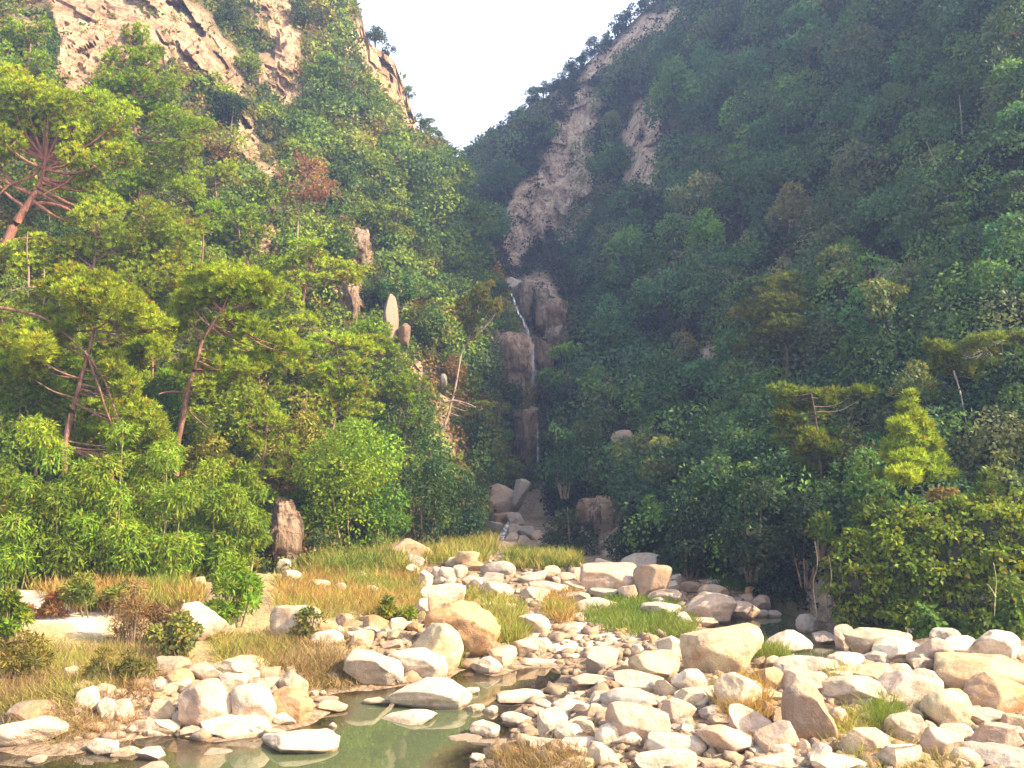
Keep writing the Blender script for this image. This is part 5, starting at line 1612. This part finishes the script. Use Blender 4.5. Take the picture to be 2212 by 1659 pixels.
# ------------------------------------------------------------------ the waterfall and its rocks; dark puts the gorge shade into their colour
def cliff_rock(x0, x1, y0, y1, D, col, shape, label, ref=None, name="rock", **kw):
    if shape == 'b' or kw.get("kind") == "crag": shape = 'c'
    if D > 60:          # seat it in the slope behind it
        H = LH if x1 < 1000 else RH
        xm, ym = np.array([(x0 + x1) / 2]), np.array([y1 - 4])
        hd = float(H.D0(xm, ym)[0])
        if xm[0] < 1140 and ym[0] > LH.ridge(xm)[0]: hd = min(hd, float(LH.D0(xm, ym)[0]))
        if D > 69 and abs(hd - D) < 30: D = hd - (x1 - x0) / F * D * 0.45
    return boulder(x0, x1, y0, y1, col, shape, label, ref, D=D, name=name, kind=kw.pop("kind", "rock"), sink=kw.pop("sink", 0.05), **kw)

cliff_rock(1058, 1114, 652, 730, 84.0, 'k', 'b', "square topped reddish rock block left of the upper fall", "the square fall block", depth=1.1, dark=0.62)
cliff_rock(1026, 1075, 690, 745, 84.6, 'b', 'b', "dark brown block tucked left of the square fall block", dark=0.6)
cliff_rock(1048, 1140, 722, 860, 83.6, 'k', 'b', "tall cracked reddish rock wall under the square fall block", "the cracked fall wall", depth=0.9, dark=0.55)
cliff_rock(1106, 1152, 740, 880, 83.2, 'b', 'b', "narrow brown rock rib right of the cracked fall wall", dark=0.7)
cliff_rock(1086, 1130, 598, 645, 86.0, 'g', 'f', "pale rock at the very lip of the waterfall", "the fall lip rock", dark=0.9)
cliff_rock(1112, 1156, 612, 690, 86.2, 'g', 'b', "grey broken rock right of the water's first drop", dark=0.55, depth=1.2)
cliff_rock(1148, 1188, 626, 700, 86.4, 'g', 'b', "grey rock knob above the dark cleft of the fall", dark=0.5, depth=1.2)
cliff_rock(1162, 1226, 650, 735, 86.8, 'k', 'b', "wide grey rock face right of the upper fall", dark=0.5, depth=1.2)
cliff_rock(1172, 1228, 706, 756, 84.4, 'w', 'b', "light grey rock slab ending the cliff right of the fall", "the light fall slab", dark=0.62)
cliff_rock(1140, 1200, 740, 860, 86.5, 'b', 'b', "rock wall behind the falling water, shade put into its colour", dark=0.45, depth=0.8)
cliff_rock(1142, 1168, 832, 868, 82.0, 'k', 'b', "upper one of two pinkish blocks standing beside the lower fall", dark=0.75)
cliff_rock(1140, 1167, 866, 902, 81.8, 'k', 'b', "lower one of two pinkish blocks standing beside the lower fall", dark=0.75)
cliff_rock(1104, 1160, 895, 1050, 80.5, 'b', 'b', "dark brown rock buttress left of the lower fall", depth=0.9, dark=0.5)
cliff_rock(1028, 1124, 1048, 1118, 67.0, 'k', 'r', "big smooth boulder lying across the gorge mouth", "the gorge mouth boulder", dark=0.7)
cliff_rock(1106, 1146, 1038, 1092, 66.0, 'g', 'a', "grey angular rock leaning on the gorge mouth boulder", dark=0.8)
for k, (a, b, c, d, D, cl, lb) in enumerate([
    (1094, 1132, 1108, 1140, 62, 'g', "grey stone above the little cascade"), (1038, 1086, 1126, 1154, 60.5, 'g', "flat grey stone left of the little cascade"), (1100, 1137, 1132, 1162, 59.5, 'k', "reddish stone right of the little cascade"),
    (1123, 1162, 1138, 1168, 58, 'g', "grey stone in the shaded rubble under the gorge"), (1090, 1122, 1153, 1180, 57, 'k', "small reddish stone below the little cascade"), (1118, 1152, 1158, 1186, 55.5, 'g', "small grey stone below the shaded rubble"), (1058, 1100, 1108, 1134, 63, 'b', "brown stone under the gorge mouth boulder"),
    (1148, 1180, 1146, 1172, 57, 'k', "reddish stone at the right end of the shaded rubble"), (1150, 1185, 1168, 1192, 54.5, 'g', "lowest grey stone of the shaded rubble"), (1050, 1084, 1152, 1180, 57.5, 'b', "brown stone beside the foot of the cascade")]):
    cliff_rock(a, b, c, d, D, cl, 'a', lb, dark=0.75)
cliff_rock(829, 860, 642, 740, 66.0, 'k', 't', "pale free-standing finger of rock on the left slope", "the pale rock finger", name="rock_pillar", kind="rock pillar", depth=0.8, dark=0.48)
cliff_rock(858, 886, 700, 745, 66.0, 'b', 'r', "brown knob of rock at the foot of the pale rock finger", dark=0.5)
cliff_rock(950, 966, 810, 852, 64.0, 'g', 't', "small grey rock fingertip on the left slope near the slender crooked pine", name="rock_pillar", kind="rock pillar", dark=0.5)
cliff_rock(580, 650, 1092, 1222, 40.5, "b", "b", "brown square-edged rock pillar among shrubs at the foot of the left slope", "the brown rock pillar", name="rock_pillar", kind="rock pillar", depth=0.9, sink=0.2, dark=0.55)
cliff_rock(752, 800, 500, 590, 78.0, 'k', 'b', "pale blocky crag on the left slope above the pale rock finger", "the pale crag", kind="crag", depth=0.9, dark=0.7)
cliff_rock(730, 778, 600, 700, 72.0, 'k', 'b', "brownish crag left of the pale rock finger", None, kind="crag", depth=0.7, dark=0.6)
cliff_rock(1325, 1372, 930, 962, 60.0, 'k', 'r', "reddish rock showing through the dark slope right of the lower fall", None, dark=0.55)
cliff_rock(1255, 1345, 1080, 1160, 53.5, 'k', 'b', "red broken rock face at the foot of the dark slope", "the red rock face", kind="crag", depth=0.5, dark=0.6)

def fall(name, pts, widths, flow, D, label):
    pts = np.array(pts, float)
    P = smooth_path(proj(pts[:, 0], pts[:, 1], np.interp(np.arange(len(pts)), np.arange(len(D)), D)), 6)
    wd = np.interp(np.linspace(0, 1, len(P)), np.linspace(0, 1, len(widths)), widths) / F * P[:, 1]
    fl = np.interp(np.linspace(0, 1, len(P)), np.linspace(0, 1, len(flow)), flow)
    n = 9
    an = np.linspace(-math.pi, math.pi, n * 2, endpoint=False)
    ring = np.stack([np.cos(an), np.sin(an) * 0.35, 0 * an], -1)
    V = P[:, None] + ring[None] * (wd / 2)[:, None, None]
    m = n * 2
    i = np.arange(len(P) - 1)[:, None] * m; j = np.arange(m)[None]; j2 = (j + 1) % m
    Q = np.stack([i + j, i + j2, i + m + j2, i + m + j], -1).reshape(-1, 4)
    o = link(name, make_mesh(name, V.reshape(-1, 3), [Q], M_FALL, smooth=True, attrs={"flow": np.repeat(fl, m)}))
    tag(o, label, kind="structure")
fall("waterfall", [(1104, 634), (1112, 652), (1120, 676), (1130, 690), (1138, 712), (1146, 745), (1152, 790), (1156, 840)], [3, 4, 5, 6, 7, 10, 12, 12], [0.8, 0.75, 0.65, 0.5, 0.4, 0.22, 0.12, 0.06], [84.6, 84.2, 83.6, 83.0, 82.6, 82.4, 82.2, 82.0], "thin white thread of water dropping past the square reddish block")
fall("waterfall", [(1160, 885), (1161, 920), (1162, 965), (1162, 1010), (1160, 1040)], [3, 4, 5, 6, 7], [0.4, 0.35, 0.3, 0.3, 0.2], [81.0, 80.6, 80.2, 80.0, 79.8], "faint lower thread of water falling into the gorge foot")
fall("cascade", [(1100, 1128), (1092, 1142), (1084, 1158), (1078, 1176)], [8, 10, 12, 16], [0.8, 0.8, 0.7, 0.6], [61.5, 60, 58, 56], "small foaming cascade running out of the gorge mouth")

# ------------------------------------------------------------------ dead wood by the pool
def stick(name, pts, D, w, label, color=(0.55, 0.45, 0.33, 1), cat="dead branch"):
    P = proj([p[0] for p in pts[0]], [p[1] for p in pts[0]], D)
    base = P[0]
    paths = []
    for pl in pts:
        q = smooth_path(proj([p[0] for p in pl], [p[1] for p in pl], D + np.linspace(0, 0.25, len(pl))), 3) - base
        paths.append((q, np.linspace(w, w * 0.4, len(q))))
    V, Q = tubes(paths, 6)
    o = link(name, make_mesh(name, V, [Q], M_BARK, smooth=True), loc=base, color=color)
    tag(o, label, cat)
D_ = float(ghit(1255, 1490)[0])
stick("dead_branch", [[(1255, 1488), (1254, 1478), (1252, 1468)], [(1256, 1488), (1262, 1478), (1266, 1468)], [(1268, 1470), (1266, 1462), (1262, 1458)]], D_, 0.06, "forked pale driftwood stub sticking up by the pool edge")
stick("dead_branch", [[(2148, 1330), (2150, 1290), (2152, 1250), (2146, 1215)], [(2151, 1290), (2140, 1270), (2132, 1262)]], 26.4, 0.016, "thin pale stem against the creeper bank near the right edge", (0.45, 0.42, 0.2, 1), "branch")
for k, (pts, lb) in enumerate([([(2078, 290), (2076, 250), (2072, 205)], "thin white bare trunk high on the right slope near the edge"), ([(2040, 390), (2018, 345), (2000, 305)], "thin leaning pale trunk on the right slope"),
                              ([(2000, 385), (1992, 365), (1985, 340)], "short leaning pale trunk left of the longer one on the right slope"), ([(1698, 295), (1698, 260), (1697, 235)], "short pale trunk upper middle of the right slope"),
                              ([(1893, 640), (1893, 600), (1890, 575)], "pale dead trunk in the dark hollow of the right slope")]):
    D_ = float(RH.D0(np.array([pts[0][0]]), np.array([pts[0][1]]))[0]) - 3.2
    stick("bare_trunk", [pts], D_, 0.05, lb, (0.26, 0.22, 0.19, 1), "bare trunk")

# ------------------------------------------------------------------ hazy air in the valley
def haze():
    x0, x1, y0, y1, z0, z1 = -232, 232, -32, 332, -3.0, 150
    V = np.array([(x, y, z) for z in (z0, z1) for y in (y0, y1) for x in (x0, x1)], float)
    Q = [[0, 2, 3, 1], [4, 5, 7, 6], [0, 1, 5, 4], [2, 6, 7, 3], [0, 4, 6, 2], [1, 3, 7, 5]]
    m, nt, N, L, out = newmat("valley_haze")
    v = N("ShaderNodeVolumePrincipled")
    v.inputs["Color"].default_value = (0.42, 0.57, 1.0, 1)
    v.inputs["Density"].default_value = 0.0009
    v.inputs["Anisotropy"].default_value = 0.2
    L(v.outputs[0], out.inputs["Volume"])
    o = link("haze", make_mesh("haze", V, [np.array(Q)], m))
    tag(o, "pale bluish haze hanging in the valley air", kind="stuff")
haze()

# ------------------------------------------------------------------ labels that single each thing out
def finish_labels():
    refs = [t for t in THINGS if t["ref"]]
    rb = [t for t in refs if t["kind"] in ("boulder", "rock", "rock pillar", "crag", "stone")]
    EXTRA = [("the bare tan cliff", 1215, 380), ("the gorge foot", 1150, 1060), ("the brown earth scar", 1735, 480), ("the V-shaped gap of sky", 1000, 250), ("the second bare rock streak", 1395, 310), ("the top right corner", 2150, 30), ("the dark hollow", 1900, 610),
             ("the sheer orange cliff edge", 850, 190), ("the pale cliff band", 420, 110), ("the ochre ridge path", 1370, 70), ("the dark lower slope", 1450, 900)]
    rt = [(t["ref"], t["x"], t["y"]) for t in refs if t["kind"] in ("pine", "tree", "rock pillar", "bank")] + EXTRA + [("the light fall slab", 1200, 728), ("the red rock face", 1300, 1120), ("the pale crag", 776, 545)]
    rbl = [(t["ref"], t["x"], t["y"]) for t in rb]
    todo = [t for t in THINGS if not t["label"]]
    for t in todo:
        pool = rt if t["kind"] == "tree" else rbl
        ref = min(pool, key=lambda r: math.hypot(t["x"] - r[1], (t["y"] - r[2]) * 1.5))
        dx, dy = t["x"] - ref[1], t["y"] - ref[2]
        up, dn = ("above", "below") if t["kind"] == "tree" else ("behind", "in front of")
        h = "left of" if dx < 0 else "right of"
        if abs(dy) * 1.2 > abs(dx) * 2: rel = up if dy < 0 else dn
        elif abs(dx) > abs(dy) * 2.4: rel = "just " + h if abs(dx) < 80 else h
        else: rel = (up if dy < 0 else dn) + " and " + h
        if t["kind"] == "tree":
            size = "small " if t["o"].scale[0] * 887 / t["o"].location[1] < 17 else "large " if t["o"].scale[0] * 887 / t["o"].location[1] > 26 else ""
            what = f"{size}{t['words'][0]} {t['words'][1]} tree"
        else:
            size = "huge" if t["w"] > 130 else "large" if t["w"] > 80 else "medium" if t["w"] > 48 else "small" if t["w"] > 26 else "tiny"
            what = f"{size} {t['words'][0]} {t['words'][1]} {t['kind']}"
        t["key"] = f"{what} {rel} {ref[0]}"
        t["d"] = math.hypot(dx, dy)
    taken = {t["label"] for t in THINGS if t["label"]}
    ordw = ["nearest", "second nearest", "third nearest", "fourth nearest", "fifth nearest", "sixth nearest", "seventh nearest", "eighth nearest"]
    by = {}
    for t in todo: by.setdefault(t["key"], []).append(t)
    for key, L in by.items():
        L.sort(key=lambda t: t["d"])
        for i, t in enumerate(L):
            lab = key if len(L) == 1 else f"{key}, {ordw[min(i, 7)]}"
            t["o"]["label"] = lab
finish_labels()
